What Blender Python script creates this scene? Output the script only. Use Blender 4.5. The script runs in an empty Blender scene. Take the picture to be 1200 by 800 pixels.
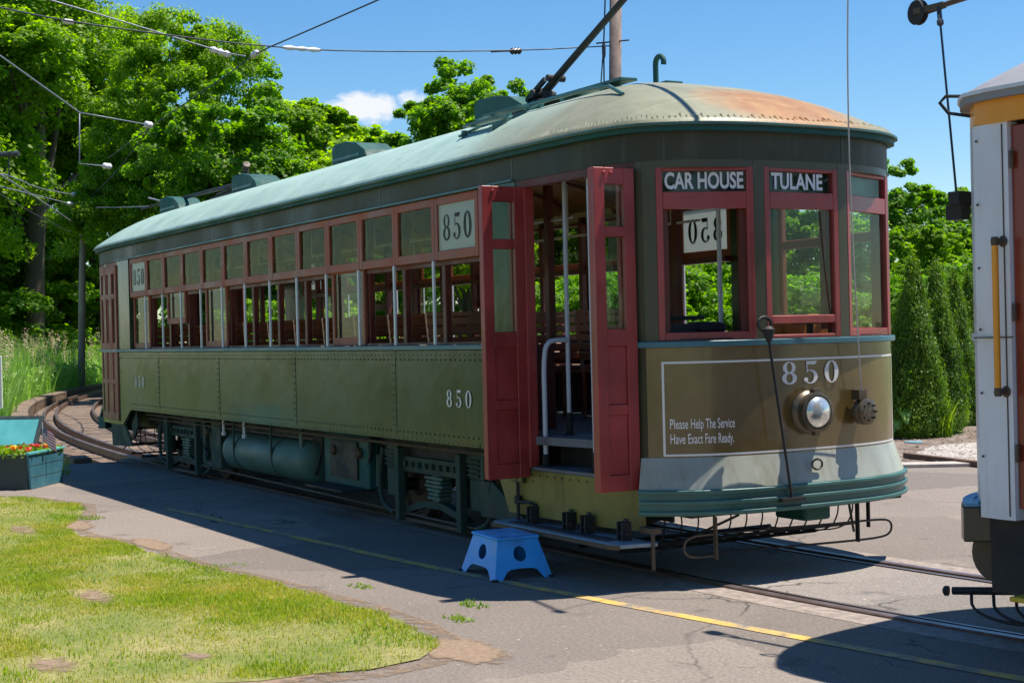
import bpy, math, random
import numpy as np
from mathutils import Vector, Matrix
random.seed(7); rng = np.random.default_rng(7)
S = bpy.context.scene
COL = S.collection
PI = math.pi

# ------------------------------------------------------------------ camera
cam = bpy.data.cameras.new('camera'); camo = bpy.data.objects.new('camera', cam); COL.objects.link(camo)
cam.sensor_width = 36; cam.lens = 52.93; cam.clip_end = 3000; cam.clip_start = .05
Rv = Vector((0.49671289, 0.86758837, -0.02380607)); Uv = Vector((0.00812952, 0.02277701, 0.99970752)); Fv = Vector((-0.86787685, 0.49676114, -0.00426056))
M4 = Matrix((Rv, Uv, -Fv)).transposed().to_4x4(); M4.translation = Vector((8.00296, -6.91457, 1.71024))
camo.matrix_world = M4
S.camera = camo
S.render.resolution_x = 1024; S.render.resolution_y = 682

# ------------------------------------------------------------------ sky, sun, exposure
SUNV = Vector((.10, .375, 1)).normalized()
elev = math.asin(SUNV.z)
W = bpy.data.worlds.new('World'); S.world = W; W.use_nodes = True
wn, wl = W.node_tree.nodes, W.node_tree.links
for n in list(wn): wn.remove(n)
sky = wn.new('ShaderNodeTexSky'); sky.sky_type = 'NISHITA'; sky.sun_disc = False
sky.sun_elevation = elev; sky.sun_rotation = math.atan2(SUNV.x, SUNV.y)
sky.dust_density = .15; sky.ozone_density = 3.5; sky.air_density = 1.0
hs = wn.new('ShaderNodeHueSaturation'); hs.inputs['Saturation'].default_value = 1.3; hs.inputs['Value'].default_value = 1.0
bg = wn.new('ShaderNodeBackground'); bg.inputs['Strength'].default_value = .088
wo = wn.new('ShaderNodeOutputWorld')
tc = wn.new('ShaderNodeTexCoord')
# small fair-weather clouds, fixed in the sky by direction
def wmath(op, a, b=None, c=None):
    n = wn.new('ShaderNodeMath'); n.operation = op
    for i, v in enumerate((a, b, c)):
        if v is None: continue
        if isinstance(v, (int, float)): n.inputs[i].default_value = v
        else: wl.new(v, n.inputs[i])
    return n.outputs[0]
sep = wn.new('ShaderNodeSeparateXYZ'); wl.new(tc.outputs['Generated'], sep.inputs[0])
az = wmath('ARCTAN2', sep.outputs[1], sep.outputs[0]); el = wmath('ARCSINE', sep.outputs[2])
cn = wn.new('ShaderNodeTexNoise'); cn.inputs['Scale'].default_value = 60; cn.inputs['Detail'].default_value = 7; cn.inputs['Roughness'].default_value = .62
cm = wn.new('ShaderNodeMapping'); cm.inputs['Scale'].default_value = (1, 1, 1.9); wl.new(tc.outputs['Generated'], cm.inputs[0]); wl.new(cm.outputs[0], cn.inputs[0])
tot = None
for (a0, e0, ra, re, amp) in [(2.716, .151, .030, .0145, 1.0), (2.684, .156, .014, .009, .75), (2.738, .144, .020, .007, .8), (2.25, .5, .2, .03, .5), (.6, .5, .5, .06, .8), (-1.2, .45, .4, .06, .8), (-2.2, .3, .3, .05, .8)]:
    da = wmath('DIVIDE', wmath('SUBTRACT', az, a0), ra); de = wmath('DIVIDE', wmath('SUBTRACT', el, e0), re)
    r2 = wmath('ADD', wmath('MULTIPLY', da, da), wmath('MULTIPLY', de, de))
    g = wmath('MULTIPLY', wmath('MAXIMUM', wmath('SUBTRACT', 1.0, r2), 0.0), amp)
    tot = g if tot is None else wmath('MAXIMUM', tot, g)
cf = wmath('MULTIPLY', wmath('SUBTRACT', wmath('ADD', tot, wmath('MULTIPLY', cn.outputs[0], 1.4)), 1.02), 2.0)
cf = wmath('MULTIPLY', wmath('MINIMUM', wmath('MAXIMUM', cf, 0.0), .92), wmath('MINIMUM', wmath('MULTIPLY', tot, 8.0), 1.0))
mx = wn.new('ShaderNodeMixRGB'); mx.inputs[2].default_value = (6.6, 6.7, 7.0, 1)
wl.new(sky.outputs[0], hs.inputs['Color']); wl.new(hs.outputs[0], mx.inputs[1]); wl.new(cf, mx.inputs[0])
wl.new(mx.outputs[0], bg.inputs[0]); wl.new(bg.outputs[0], wo.inputs[0])

sun = bpy.data.lights.new('sun', 'SUN'); sun.energy = 4.6; sun.angle = math.radians(.5); sun.color = (1, .93, .82)
suno = bpy.data.objects.new('sun', sun); COL.objects.link(suno); suno.rotation_euler = SUNV.to_track_quat('Z', 'Y').to_euler(); suno.location = (0, 0, 20)
S.view_settings.view_transform = 'Standard'; S.view_settings.look = 'None'; S.view_settings.exposure = .74; S.view_settings.gamma = 1
S.render.engine = 'CYCLES'; S.cycles.max_bounces = 5; S.cycles.transparent_max_bounces = 14
try: S.cycles.use_denoising = True
except Exception: pass

# ------------------------------------------------------------------ materials
def newmat(name):
    m = bpy.data.materials.new(name); m.use_nodes = True
    return m, m.node_tree.nodes, m.node_tree.links, m.node_tree.nodes['Principled BSDF']
def ramp(n, l, src, p0, p1, c0=(0, 0, 0, 1), c1=(1, 1, 1, 1)):
    r = n.new('ShaderNodeValToRGB'); r.color_ramp.elements[0].position = p0; r.color_ramp.elements[1].position = p1
    r.color_ramp.elements[0].color = c0; r.color_ramp.elements[1].color = c1; l.new(src, r.inputs[0]); return r.outputs[0]
def noise(n, l, scale, detail=4, rough=.55, coord='Object', sc=None, vec=None):
    t = n.new('ShaderNodeTexCoord'); x = n.new('ShaderNodeTexNoise'); x.inputs['Scale'].default_value = scale; x.inputs['Detail'].default_value = detail; x.inputs['Roughness'].default_value = rough
    v = vec if vec is not None else t.outputs[coord]
    if sc: mp = n.new('ShaderNodeMapping'); mp.inputs['Scale'].default_value = sc; l.new(v, mp.inputs[0]); v = mp.outputs[0]
    l.new(v, x.inputs['Vector']); return x.outputs[0]
def mix(n, l, fac, a, b, mode='MIX'):
    x = n.new('ShaderNodeMixRGB'); x.blend_type = mode
    for i, v in ((0, fac), (1, a), (2, b)):
        if isinstance(v, (int, float)): x.inputs[i].default_value = v
        elif isinstance(v, tuple): x.inputs[i].default_value = v if len(v) == 4 else v + (1,)
        else: l.new(v, x.inputs[i])
    return x.outputs[0]
def bump(n, l, b, src, strength=.2, dist=.01):
    x = n.new('ShaderNodeBump'); x.inputs['Strength'].default_value = strength; x.inputs['Distance'].default_value = dist
    l.new(src, x.inputs['Height']); l.new(x.outputs[0], b.inputs['Normal']); l.new(x.outputs[0], b.inputs['Coat Normal'])
def c4(c): return tuple(c) + (1,)
def paint(name, col, rough=.4, var=.25, scale=3, dirt=(.10, .085, .06), dirtamt=.35, bmp=.08, spec=.5, metal=0, coat=0, streak=True, chips=None, chipt=.70):
    m, n, l, b = newmat(name)
    a = noise(n, l, scale, 3, .6)
    dk = tuple(v * (1 - var) for v in col); lt = tuple(min(1, v * (1 + var * .8)) for v in col)
    base = ramp(n, l, a, .3, .7, c4(dk), c4(lt))
    d = noise(n, l, 5, 4, .7, sc=(1.5, 1.5, .22) if streak else None)
    dm = ramp(n, l, d, .52, .78, (0, 0, 0, 1), (dirtamt,) * 3 + (1,))
    base = mix(n, l, dm, base, c4(dirt))
    if chips:
        cv = noise(n, l, 26, 5, .75); cm_ = ramp(n, l, cv, chipt, chipt + .025); base = mix(n, l, cm_, base, c4(chips))
    l.new(base, b.inputs['Base Color'])
    rr = ramp(n, l, a, .3, .75, (rough * .75,) * 3 + (1,), (min(1, rough * 1.5),) * 3 + (1,))
    l.new(rr, b.inputs['Roughness']); b.inputs['Metallic'].default_value = metal; b.inputs['Specular IOR Level'].default_value = spec
    if coat: b.inputs['Coat Weight'].default_value = coat; b.inputs['Coat Roughness'].default_value = .12
    if bmp >= .08: bump(n, l, b, noise(n, l, 1.6, 3, .6), bmp, .05)
    return m
MT = {}
MT['green'] = paint('olive_paint', (.030, .060, .033), .20, .40, 1.3, (.10, .10, .035), .5, .16, coat=.14, spec=.32, chips=(.16, .10, .04), chipt=.68)
MT['dash'] = paint('dash_sunlit_olive_paint', (.175, .118, .038), .24, .3, 1.2, (.10, .06, .02), .5, .16, coat=.7, chips=(.08, .06, .03), chipt=.70)  # the car's olive, with warm sunlight on the front put into the colour
MT['letterboard'] = paint('letterboard_paint', (.060, .058, .034), .5, .4, 1.5, (.13, .125, .10), .5, .15, coat=.05, spec=.3)
MT['post'] = paint('post_olive_paint', (.075, .072, .040), .35, .25, 2, (.12, .1, .05), .3, .05)
MT['apron'] = paint('apron_grey_paint', (.36, .375, .32), .34, .22, 1.4, (.20, .18, .09), .7, .10, coat=.3, chips=(.18, .15, .10), chipt=.70)
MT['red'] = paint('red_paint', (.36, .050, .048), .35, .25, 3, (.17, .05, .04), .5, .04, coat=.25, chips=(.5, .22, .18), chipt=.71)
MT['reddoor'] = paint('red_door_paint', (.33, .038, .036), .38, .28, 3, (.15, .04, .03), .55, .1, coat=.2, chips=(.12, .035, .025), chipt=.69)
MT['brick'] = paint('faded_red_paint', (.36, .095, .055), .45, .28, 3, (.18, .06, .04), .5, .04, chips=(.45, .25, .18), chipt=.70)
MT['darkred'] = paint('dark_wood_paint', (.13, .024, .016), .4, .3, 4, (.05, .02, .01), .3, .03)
MT['wood'] = paint('seat_wood', (.26, .065, .02), .35, .35, 6, (.07, .02, .01), .4, .03, coat=.4)
MT['amberwood'] = paint('amber_wood', (.50, .17, .035), .35, .3, 6, (.16, .05, .02), .4, .03)
MT['teal'] = paint('teal_trim_paint', (.050, .150, .140), .4, .2, 4, (.03, .05, .04), .35, .05)
MT['tealdark'] = paint('dark_teal_paint', (.008, .080, .070), .6, .25, 4, (.02, .03, .03), .3, .05)
MT['beltblue'] = paint('belt_rail_paint', (.055, .17, .21), .35, .2, 4, (.03, .05, .05), .2, .03)
MT['truck'] = paint('truck_green_paint', (.030, .062, .048), .7, .35, 5, (.025, .022, .018), .8, .1)
MT['tank'] = paint('air_tank_paint', (.07, .15, .125), .5, .2, 4, (.04, .05, .045), .4, .05)
MT['black'] = paint('grimy_black_metal', (.018, .018, .02), .6, .4, 6, (.05, .035, .025), .4, .1)
MT['iron'] = paint('brown_iron', (.10, .07, .045), .6, .35, 8, (.04, .03, .02), .5, .1)
MT['yellowolive'] = paint('step_well_paint', (.24, .20, .045), .5, .25, 3, (.05, .045, .025), .7, .08)
MT['stepgrey'] = paint('step_tread_metal', (.25, .32, .38), .4, .2, 5, (.12, .11, .10), .4, .1)
MT['tread'] = paint('step_tread_black', (.035, .04, .06), .6, .3, 20, (.02, .02, .02), .3, .3)
MT['pipe'] = paint('grey_handrail_paint', (.52, .57, .68), .3, .08, 5, (.3, .3, .3), .2, .02)
MT['barwhite'] = paint('pale_bar_metal', (.66, .68, .74), .3, .06, 5, (.3, .3, .3), .2, .02)
MT['ceilingwood'] = paint('dark_varnished_ceiling', (.20, .12, .05), .45, .3, 3, (.08, .05, .03), .4, .02)
MT['cream'] = paint('cream_ceiling_paint', (.55, .47, .31), .5, .1, 3, (.3, .2, .1), .2, .02)
MT['floor'] = paint('worn_floor', (.16, .17, .20), .55, .25, 5, (.06, .05, .05), .5, .05)
MT['whitepaint'] = paint('white_lettering', (.80, .78, .76), .5, .04, 5, (.6, .55, .5), .15, 0)
MT['signblack'] = paint('sign_curtain_black', (.012, .014, .02), .35, .2, 5, (.03, .03, .03), .2, 0)
MT['blackink'] = paint('black_lettering', (.012, .012, .012), .5, .1, 5, (.02, .02, .02), .1, 0)
def m_pale():
    m, n, l, b = newmat('pale_number_glass'); b.inputs['Base Color'].default_value = (.62, .68, .58, 1); b.inputs['Roughness'].default_value = .2
    t = n.new('ShaderNodeBsdfTranslucent'); t.inputs[0].default_value = (.8, .85, .85, 1); ms = n.new('ShaderNodeMixShader'); ms.inputs[0].default_value = .45; l.new(b.outputs[0], ms.inputs[1]); l.new(t.outputs[0], ms.inputs[2]); l.new(ms.outputs[0], n['Material Output'].inputs[0]); return m
MT['paleglass'] = m_pale()
MT['chrome'] = paint('worn_nickel', (.45, .42, .38), .28, .2, 8, (.12, .09, .06), .5, .03, metal=.9)
MT['blue'] = paint('blue_stool_plastic', (.045, .40, 1.0), .35, .10, 8, (.10, .16, .25), .45, .02, chips=(.45, .55, .65), chipt=.71)
MT['rubber'] = paint('black_rubber', (.015, .015, .017), .8, .2, 10, (.04, .04, .04), .3, .05)
MT['trwhite'] = paint('white_body_paint', (.74, .74, .80), .35, .08, 2, (.42, .38, .34), .45, .06, coat=.3, chips=(.35, .3, .27), chipt=.70)
MT['trorange'] = paint('orange_band_paint', (.86, .33, .012), .35, .08, 2, (.5, .2, .03), .2, .03, coat=.2)
MT['trred'] = paint('rust_red_door_paint', (.26, .036, .014), .38, .15, 3, (.12, .03, .02), .3, .03, coat=.3)
MT['trroof'] = paint('grey_canvas_roof', (.27, .27, .30), .7, .1, 4, (.2, .2, .2), .3, .05)
MT['olivebumper'] = paint('dark_olive_bumper_paint', (.050, .042, .022), .32, .2, 2, (.03, .025, .02), .4, .04, coat=.4)
MT['bumpertop'] = paint('bumper_top_blue_grey', (.09, .27, .44), .35, .15, 4, (.1, .1, .1), .2, .03)
MT['yellow'] = paint('safety_yellow_paint', (.75, .48, .03), .45, .12, 5, (.3, .2, .05), .4, .04)
MT['polewood'] = paint('weathered_pole_wood', (.24, .17, .145), .85, .3, 3, (.06, .05, .04), .5, .3)
MT['wire'] = paint('dark_wire', (.04, .045, .06), .5, .1, 3, (.03, .03, .03), .1, 0)
MT['wirelight'] = paint('bright_wire', (.24, .26, .34), .4, .1, 3, (.2, .2, .2), .1, 0)
MT['insul'] = paint('pale_insulator', (.7, .68, .75), .4, .1, 3, (.4, .3, .3), .2, 0)
MT['insuldark'] = paint('brown_insulator', (.05, .04, .045), .4, .1, 3, (.1, .1, .1), .2, 0)
MT['planter'] = paint('planter_blue_paint', (.045, .17, .23), .5, .12, 4, (.03, .07, .08), .3, .05)
MT['planterdark'] = paint('planter_frame_and_shade_paint', (.04, .055, .055), .55, .2, 4, (.1, .09, .08), .3, .05)  # dark lid frame paint; on the near end board it stands for shade
MT['planterpanel'] = paint('turquoise_panel_paint', (.10, .42, .44), .45, .12, 4, (.2, .4, .4), .3, .03)
MT['signnavy'] = paint('navy_sign_paint', (.03, .02, .10), .4, .1, 3, (.05, .04, .08), .2, 0)
MT['ropec'] = paint('pale_rope', (.55, .50, .45), .9, .1, 30, (.3, .25, .2), .3, .2)
MT['tie'] = paint('weathered_tie_wood', (.19, .135, .10), .9, .45, 5, (.09, .07, .05), .5, .3)
MT['timber'] = paint('dark_timber', (.15, .095, .062), .9, .35, 3, (.06, .045, .035), .6, .3)
MT['ballast'] = paint('track_grit', (.28, .23, .20), .95, .35, 14, (.1, .08, .06), .4, .5)
MT['stone'] = paint('pale_kerb_stone', (.42, .38, .34), .9, .2, 7, (.15, .13, .1), .4, .3)
MT['rocky'] = paint('yellow_rock', (.62, .48, .26), .8, .35, 7, (.5, .45, .4), .4, .4)
MT['bark'] = paint('tree_bark', (.11, .085, .065), .95, .4, 5, (.05, .04, .03), .5, .4)
MT['bluegrey'] = paint('blue_slate', (.12, .24, .30), .8, .2, 7, (.1, .1, .1), .3, .2)
MT['lensglass'] = paint('frosted_headlight_glass', (.78, .80, .76), .16, .2, 14, (.30, .30, .27), .5, 0, metal=.65, coat=1.0, streak=False)
MT['lamprim'] = paint('brown_bronze_metal', (.14, .115, .08), .35, .4, 12, (.05, .04, .03), .5, .1, metal=.5)
MT['stooltop'] = paint('worn_stool_top', (.16, .42, .75), .6, .3, 9, (.22, .11, .08), .95, 0, streak=False)
MT['polegrey'] = paint('grey_pole_wood', (.34, .27, .23), .8, .2, 2, (.3, .25, .22), .4, .1)
def bark2():
    return MT['bark']
# steel rail: polished head, rusty web
def m_rail():
    m, n, l, b = newmat('rail_steel')
    g = n.new('ShaderNodeNewGeometry'); s = n.new('ShaderNodeSeparateXYZ'); l.new(g.outputs['Normal'], s.inputs[0])
    top = ramp(n, l, s.outputs[2], .7, .95)
    rust = ramp(n, l, noise(n, l, 12, 6), .3, .7, (.05, .025, .015, 1), (.16, .08, .05, 1))
    pol = ramp(n, l, noise(n, l, 3, 5, .7), .35, .65, (.24, .17, .16, 1), (.42, .36, .38, 1))
    l.new(mix(n, l, top, rust, pol), b.inputs['Base Color'])
    l.new(top, b.inputs['Metallic']); b.inputs['Roughness'].default_value = .42
    return m
MT['rail'] = m_rail()
def m_glass(name, tint=(.93, .97, .95), refl=1.0, dust=.05, wav=.06):
    m = bpy.data.materials.new(name); m.use_nodes = True; n, l = m.node_tree.nodes, m.node_tree.links
    for x in list(n): n.remove(x)
    o = n.new('ShaderNodeOutputMaterial'); t = n.new('ShaderNodeBsdfTransparent'); t.inputs[0].default_value = c4(tint)
    g = n.new('ShaderNodeBsdfGlossy'); g.inputs['Roughness'].default_value = .015
    fr = n.new('ShaderNodeFresnel'); fr.inputs[0].default_value = 1.5
    ms = n.new('ShaderNodeMixShader'); ml = n.new('ShaderNodeMath'); ml.operation = 'MULTIPLY'; ml.inputs[1].default_value = refl; ml.use_clamp = True
    nz = noise(n, l, 2.2, 2); bp = n.new('ShaderNodeBump'); bp.inputs['Strength'].default_value = wav; bp.inputs['Distance'].default_value = .05; l.new(nz, bp.inputs['Height']); l.new(bp.outputs[0], g.inputs['Normal'])
    gb = n.new('ShaderNodeNewGeometry'); fb = n.new('ShaderNodeMath'); fb.operation = 'SUBTRACT'; fb.inputs[0].default_value = 1; l.new(gb.outputs['Backfacing'], fb.inputs[1]); fm = n.new('ShaderNodeMath'); fm.operation = 'MULTIPLY'; l.new(fr.outputs[0], fm.inputs[0]); l.new(fb.outputs[0], fm.inputs[1])
    l.new(fm.outputs[0], ml.inputs[0]); l.new(ml.outputs[0], ms.inputs[0]); l.new(t.outputs[0], ms.inputs[1]); l.new(g.outputs[0], ms.inputs[2])
    d = n.new('ShaderNodeBsdfDiffuse'); d.inputs[0].default_value = (.5, .5, .45, 1)
    m2 = n.new('ShaderNodeMixShader'); dn = ramp(n, l, noise(n, l, 6, 6, .7), .4, .8, (0, 0, 0, 1), (dust * 2.2,) * 3 + (1,))
    l.new(dn, m2.inputs[0]); l.new(ms.outputs[0], m2.inputs[1]); l.new(d.outputs[0], m2.inputs[2])
    l.new(m2.outputs[0], o.inputs[0]); return m
MT['glass'] = m_glass('window_glass', (.90, .95, .90), 1.2, .012)
MT['glassdark'] = m_glass('upper_sash_glass', (.74, .76, .62), 1.25, .02, .3)
MT['lens'] = m_glass('headlight_glass', (.9, .9, .85), 1.6, .2)
def m_roof():
    m, n, l, b = newmat('painted_canvas_roof')
    t = n.new('ShaderNodeTexCoord'); s = n.new('ShaderNodeSeparateXYZ'); l.new(t.outputs['Object'], s.inputs[0])
    a = ramp(n, l, noise(n, l, 2.2, 6, .6), .3, .7, (.29, .43, .37, 1), (.43, .57, .50, 1))
    tan = ramp(n, l, noise(n, l, 3, 6, .65), .3, .7, (.19, .195, .12, 1), (.28, .28, .185, 1))
    nz = noise(n, l, 1.3, 5, .6)
    def mr(src, a0, a1): r = n.new('ShaderNodeMapRange'); r.inputs[1].default_value = a0; r.inputs[2].default_value = a1; l.new(src, r.inputs[0]); r.clamp = True; return r.outputs[0]
    def mt(op, a_, b_):
        x = n.new('ShaderNodeMath'); x.operation = op
        for i, v in ((0, a_), (1, b_)):
            if isinstance(v, (int, float)): x.inputs[i].default_value = v
            else: l.new(v, x.inputs[i])
        return x.outputs[0]
    xx = mt('ADD', s.outputs[0], mt('MULTIPLY', nz, 1.1))
    base = mix(n, l, mr(xx, -2.2, -1.0), a, tan)
    # rust stain round the front crown
    dx = mt('DIVIDE', mt('SUBTRACT', s.outputs[0], -.28), .50); dy = mt('DIVIDE', mt('SUBTRACT', s.outputs[1], .05), .62)
    r = mt('ADD', mt('MULTIPLY', dx, dx), mt('MULTIPLY', dy, dy))
    rz = mr(mt('ADD', r, mt('MULTIPLY', noise(n, l, 3.5, 6, .7), 1.3)), 1.95, 1.0)
    rust = ramp(n, l, noise(n, l, 6, 6, .7), .35, .7, (.27, .090, .012, 1), (.42, .20, .045, 1))
    base = mix(n, l, mt('MULTIPLY', rz, .9), base, rust)
    st = ramp(n, l, noise(n, l, 7, 6, .7, sc=(.5, 2, 2)), .55, .8, (0, 0, 0, 1), (.35, .35, .35, 1))
    base = mix(n, l, st, base, (.14, .16, .13, 1))
    l.new(base, b.inputs['Base Color']); b.inputs['Roughness'].default_value = .5
    # seams across the canvas every metre or so, and wrinkles
    wv = n.new('ShaderNodeTexWave'); wv.bands_direction = 'X'; wv.inputs['Scale'].default_value = .35; wv.inputs['Distortion'].default_value = .3; l.new(t.outputs['Object'], wv.inputs[0])
    sm = ramp(n, l, wv.outputs[0], .985, 1.0)
    bump(n, l, b, mix(n, l, .5, noise(n, l, 5, 6, .65), sm, 'ADD'), .35, .02)
    return m
MT['roof'] = m_roof()
def m_asphalt():
    m, n, l, b = newmat('asphalt')
    big = noise(n, l, .35, 5, .6); fine = noise(n, l, 42, 5, .9); mid = noise(n, l, 6, 5, .65)
    base = ramp(n, l, big, .3, .7, (.115, .094, .080, 1), (.215, .178, .152, 1))
    base = mix(n, l, .6, base, ramp(n, l, fine, .3, .7, (.03, .026, .023, 1), (.44, .37, .32, 1)))
    base = mix(n, l, ramp(n, l, mid, .45, .75, (0, 0, 0, 1), (.35, .35, .35, 1)), base, (.17, .15, .14, 1))
    dirt = ramp(n, l, noise(n, l, .8, 6, .65), .58, .72, (0, 0, 0, 1), (.5, .5, .5, 1)); base = mix(n, l, dirt, base, (.27, .22, .185, 1))
    vp = n.new('ShaderNodeTexVoronoi'); vp.inputs['Scale'].default_value = .42; tp_ = n.new('ShaderNodeTexCoord'); wn_ = n.new('ShaderNodeTexNoise'); wn_.inputs['Scale'].default_value = 1.5; wn_.inputs['Detail'].default_value = 5; l.new(tp_.outputs['Object'], wn_.inputs['Vector'])
    ad = n.new('ShaderNodeMixRGB'); ad.blend_type = 'ADD'; ad.inputs[0].default_value = .6; l.new(tp_.outputs['Object'], ad.inputs[1]); l.new(wn_.outputs['Color'], ad.inputs[2]); l.new(ad.outputs[0], vp.inputs['Vector'])
    sx_ = n.new('ShaderNodeSeparateXYZ'); l.new(vp.outputs['Color'], sx_.inputs[0]); base = mix(n, l, 1.0, base, ramp(n, l, sx_.outputs[0], 0, 1, (.78, .78, .78, 1), (1.16, 1.14, 1.12, 1)), 'MULTIPLY')
    oil = ramp(n, l, noise(n, l, 1.9, 5, .6), .62, .72, (0, 0, 0, 1), (.6, .6, .6, 1)); base = mix(n, l, oil, base, (.06, .052, .048, 1))
    grit = ramp(n, l, noise(n, l, 22, 2, .5), .70, .73, (0, 0, 0, 1), (.8, .8, .8, 1)); base = mix(n, l, grit, base, (.44, .38, .32, 1))
    # cracks
    t = n.new('ShaderNodeTexCoord'); vd = n.new('ShaderNodeTexNoise'); vd.inputs['Scale'].default_value = 1.3; vd.inputs['Detail'].default_value = 6; l.new(t.outputs['Object'], vd.inputs['Vector'])
    dis = n.new('ShaderNodeMixRGB'); dis.blend_type = 'ADD'; dis.inputs[0].default_value = .9; l.new(t.outputs['Object'], dis.inputs[1]); l.new(vd.outputs['Color'], dis.inputs[2])
    def cr(scale, w, m0, m1):
        v = n.new('ShaderNodeTexVoronoi'); v.feature = 'DISTANCE_TO_EDGE'; v.inputs['Scale'].default_value = scale; l.new(dis.outputs[0], v.inputs['Vector'])
        c = ramp(n, l, v.outputs[0], 0, w, (1, 1, 1, 1), (0, 0, 0, 1)); k = ramp(n, l, noise(n, l, .6, 3), m0, m1)
        return mix(n, l, 1.0, c, k, 'MULTIPLY')
    cc = mix(n, l, 1.0, cr(.33, .006, .46, .56), cr(1.9, .022, .57, .64), 'ADD')
    base = mix(n, l, cc, base, (.035, .032, .032, 1))
    l.new(base, b.inputs['Base Color']); b.inputs['Roughness'].default_value = .88
    hh = mix(n, l, .6, fine, cc, 'SUBTRACT'); bump(n, l, b, hh, .5, .008)
    return m
MT['asphalt'] = m_asphalt()
def m_line():
    m, n, l, b = newmat('worn_yellow_line')
    a = ramp(n, l, noise(n, l, 4, 7, .75), .40, .56)
    y = ramp(n, l, noise(n, l, 9, 5, .7), .3, .7, (.56, .33, .06, 1), (.68, .44, .12, 1))
    g = ramp(n, l, noise(n, l, 80, 3, .8), .3, .7, (.10, .095, .09, 1), (.32, .28, .24, 1))
    l.new(mix(n, l, a, g, y), b.inputs['Base Color']); b.inputs['Roughness'].default_value = .8
    bump(n, l, b, noise(n, l, 90, 3, .8), .5, .006); return m
MT['line'] = m_line()
def m_soil(name, cols, scale=2.0, fine=40):
    m, n, l, b = newmat(name)
    r = n.new('ShaderNodeValToRGB'); e = r.color_ramp.elements
    e[0].position = .3; e[0].color = c4(cols[0]); e[1].position = .7; e[1].color = c4(cols[-1])
    for i, c in enumerate(cols[1:-1]): k = e.new(.3 + .4 * (i + 1) / (len(cols) - 1)); k.color = c4(c)
    l.new(noise(n, l, scale, 6, .65), r.inputs[0])
    f = ramp(n, l, noise(n, l, fine, 4, .8), .2, .8, (.45, .45, .45, 1), (1.5, 1.5, 1.5, 1))
    l.new(mix(n, l, 1.0, r.outputs[0], f, 'MULTIPLY'), b.inputs['Base Color']); b.inputs['Roughness'].default_value = .95
    bump(n, l, b, noise(n, l, fine, 4, .8), .8, .02); return m
MT['lawnsoil'] = m_soil('lawn_soil', [(.12, .18, .025), (.22, .23, .06), (.38, .32, .14)], 1.3)
MT['terrain'] = m_soil('grassy_terrain', [(.05, .085, .018), (.09, .13, .03), (.16, .14, .06)], .25, 12)
MT['mulch'] = m_soil('bark_mulch', [(.09, .06, .045), (.19, .14, .11), (.36, .31, .27)], 4, 25)
MT['gravel'] = m_soil('pale_gravel', [(.26, .23, .20), (.42, .38, .34), (.52, .48, .44)], 3, 30)
MT['dirt'] = m_soil('bare_dirt', [(.36, .23, .16), (.42, .29, .21), (.46, .34, .26)], 3, 50)
def m_leaf(name, cols, trans=.35, rough=.5, ns=.55):
    m, n, l, b = newmat(name)
    g = n.new('ShaderNodeNewGeometry'); r = n.new('ShaderNodeValToRGB'); e = r.color_ramp.elements
    e[0].position = 0; e[0].color = c4(cols[0]); e[1].position = 1; e[1].color = c4(cols[-1])
    for i, c in enumerate(cols[1:-1]): k = e.new((i + 1) / (len(cols) - 1)); k.color = c4(c)
    v = n.new('ShaderNodeMath'); v.operation = 'MULTIPLY_ADD'; l.new(noise(n, l, ns, 4, .6), v.inputs[0]); v.inputs[1].default_value = 1.3; v.inputs[2].default_value = -.42
    w = n.new('ShaderNodeMath'); w.operation = 'MULTIPLY_ADD'; l.new(g.outputs['Random Per Island'], w.inputs[0]); w.inputs[1].default_value = .45; l.new(v.outputs[0], w.inputs[2])
    l.new(w.outputs[0], r.inputs[0]); l.new(r.outputs[0], b.inputs['Base Color']); b.inputs['Roughness'].default_value = rough
    b.inputs['Specular IOR Level'].default_value = .35
    t = n.new('ShaderNodeBsdfTranslucent'); br = n.new('ShaderNodeHueSaturation'); br.inputs['Value'].default_value = 2.0; br.inputs['Saturation'].default_value = 1.15; l.new(r.outputs[0], br.inputs['Color']); l.new(br.outputs[0], t.inputs[0])
    ms = n.new('ShaderNodeMixShader'); ms.inputs[0].default_value = trans; l.new(b.outputs[0], ms.inputs[1]); l.new(t.outputs[0], ms.inputs[2])
    l.new(ms.outputs[0], n['Material Output'].inputs[0]); return m
MT['leafA'] = m_leaf('broad_leaf_green', [(.07, .15, .008), (.17, .30, .014), (.34, .47, .03)], .58)
MT['leafB'] = m_leaf('yellow_green_leaf', [(.13, .23, .010), (.28, .42, .018), (.50, .60, .05)], .58)
MT['leafC'] = m_leaf('blue_green_leaf', [(.06, .14, .014), (.14, .27, .026), (.28, .42, .05)], .58)
MT['leafD'] = m_leaf('cypress_green', [(.03, .08, .005), (.11, .21, .010), (.26, .38, .02)], .4, .5, 3.0)
MT['reed'] = m_leaf('reed_green', [(.14, .25, .05), (.27, .44, .09), (.48, .62, .24)], .5)
MT['plume'] = m_leaf('reed_plume', [(.45, .36, .24), (.58, .48, .34), (.70, .60, .45)], .3)
MT['grass'] = m_leaf('lawn_grass', [(.13, .26, .012), (.28, .37, .025), (.46, .42, .09), (.60, .49, .24)], .35, .5, 1.6)
MT['weed'] = m_leaf('weed_green', [(.12, .24, .02), (.22, .34, .03), (.34, .44, .06)], .35)
MT['hosta'] = m_leaf('hosta_leaf', [(.10, .22, .05), (.30, .46, .08), (.55, .68, .30)], .3)
MT['petalred'] = m_leaf('red_petal', [(.55, .02, .02), (.7, .04, .04), (.8, .1, .1)], .2)
MT['petalyellow'] = m_leaf('yellow_petal', [(.8, .5, .03), (.85, .6, .05), (.9, .75, .3)], .2)

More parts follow.
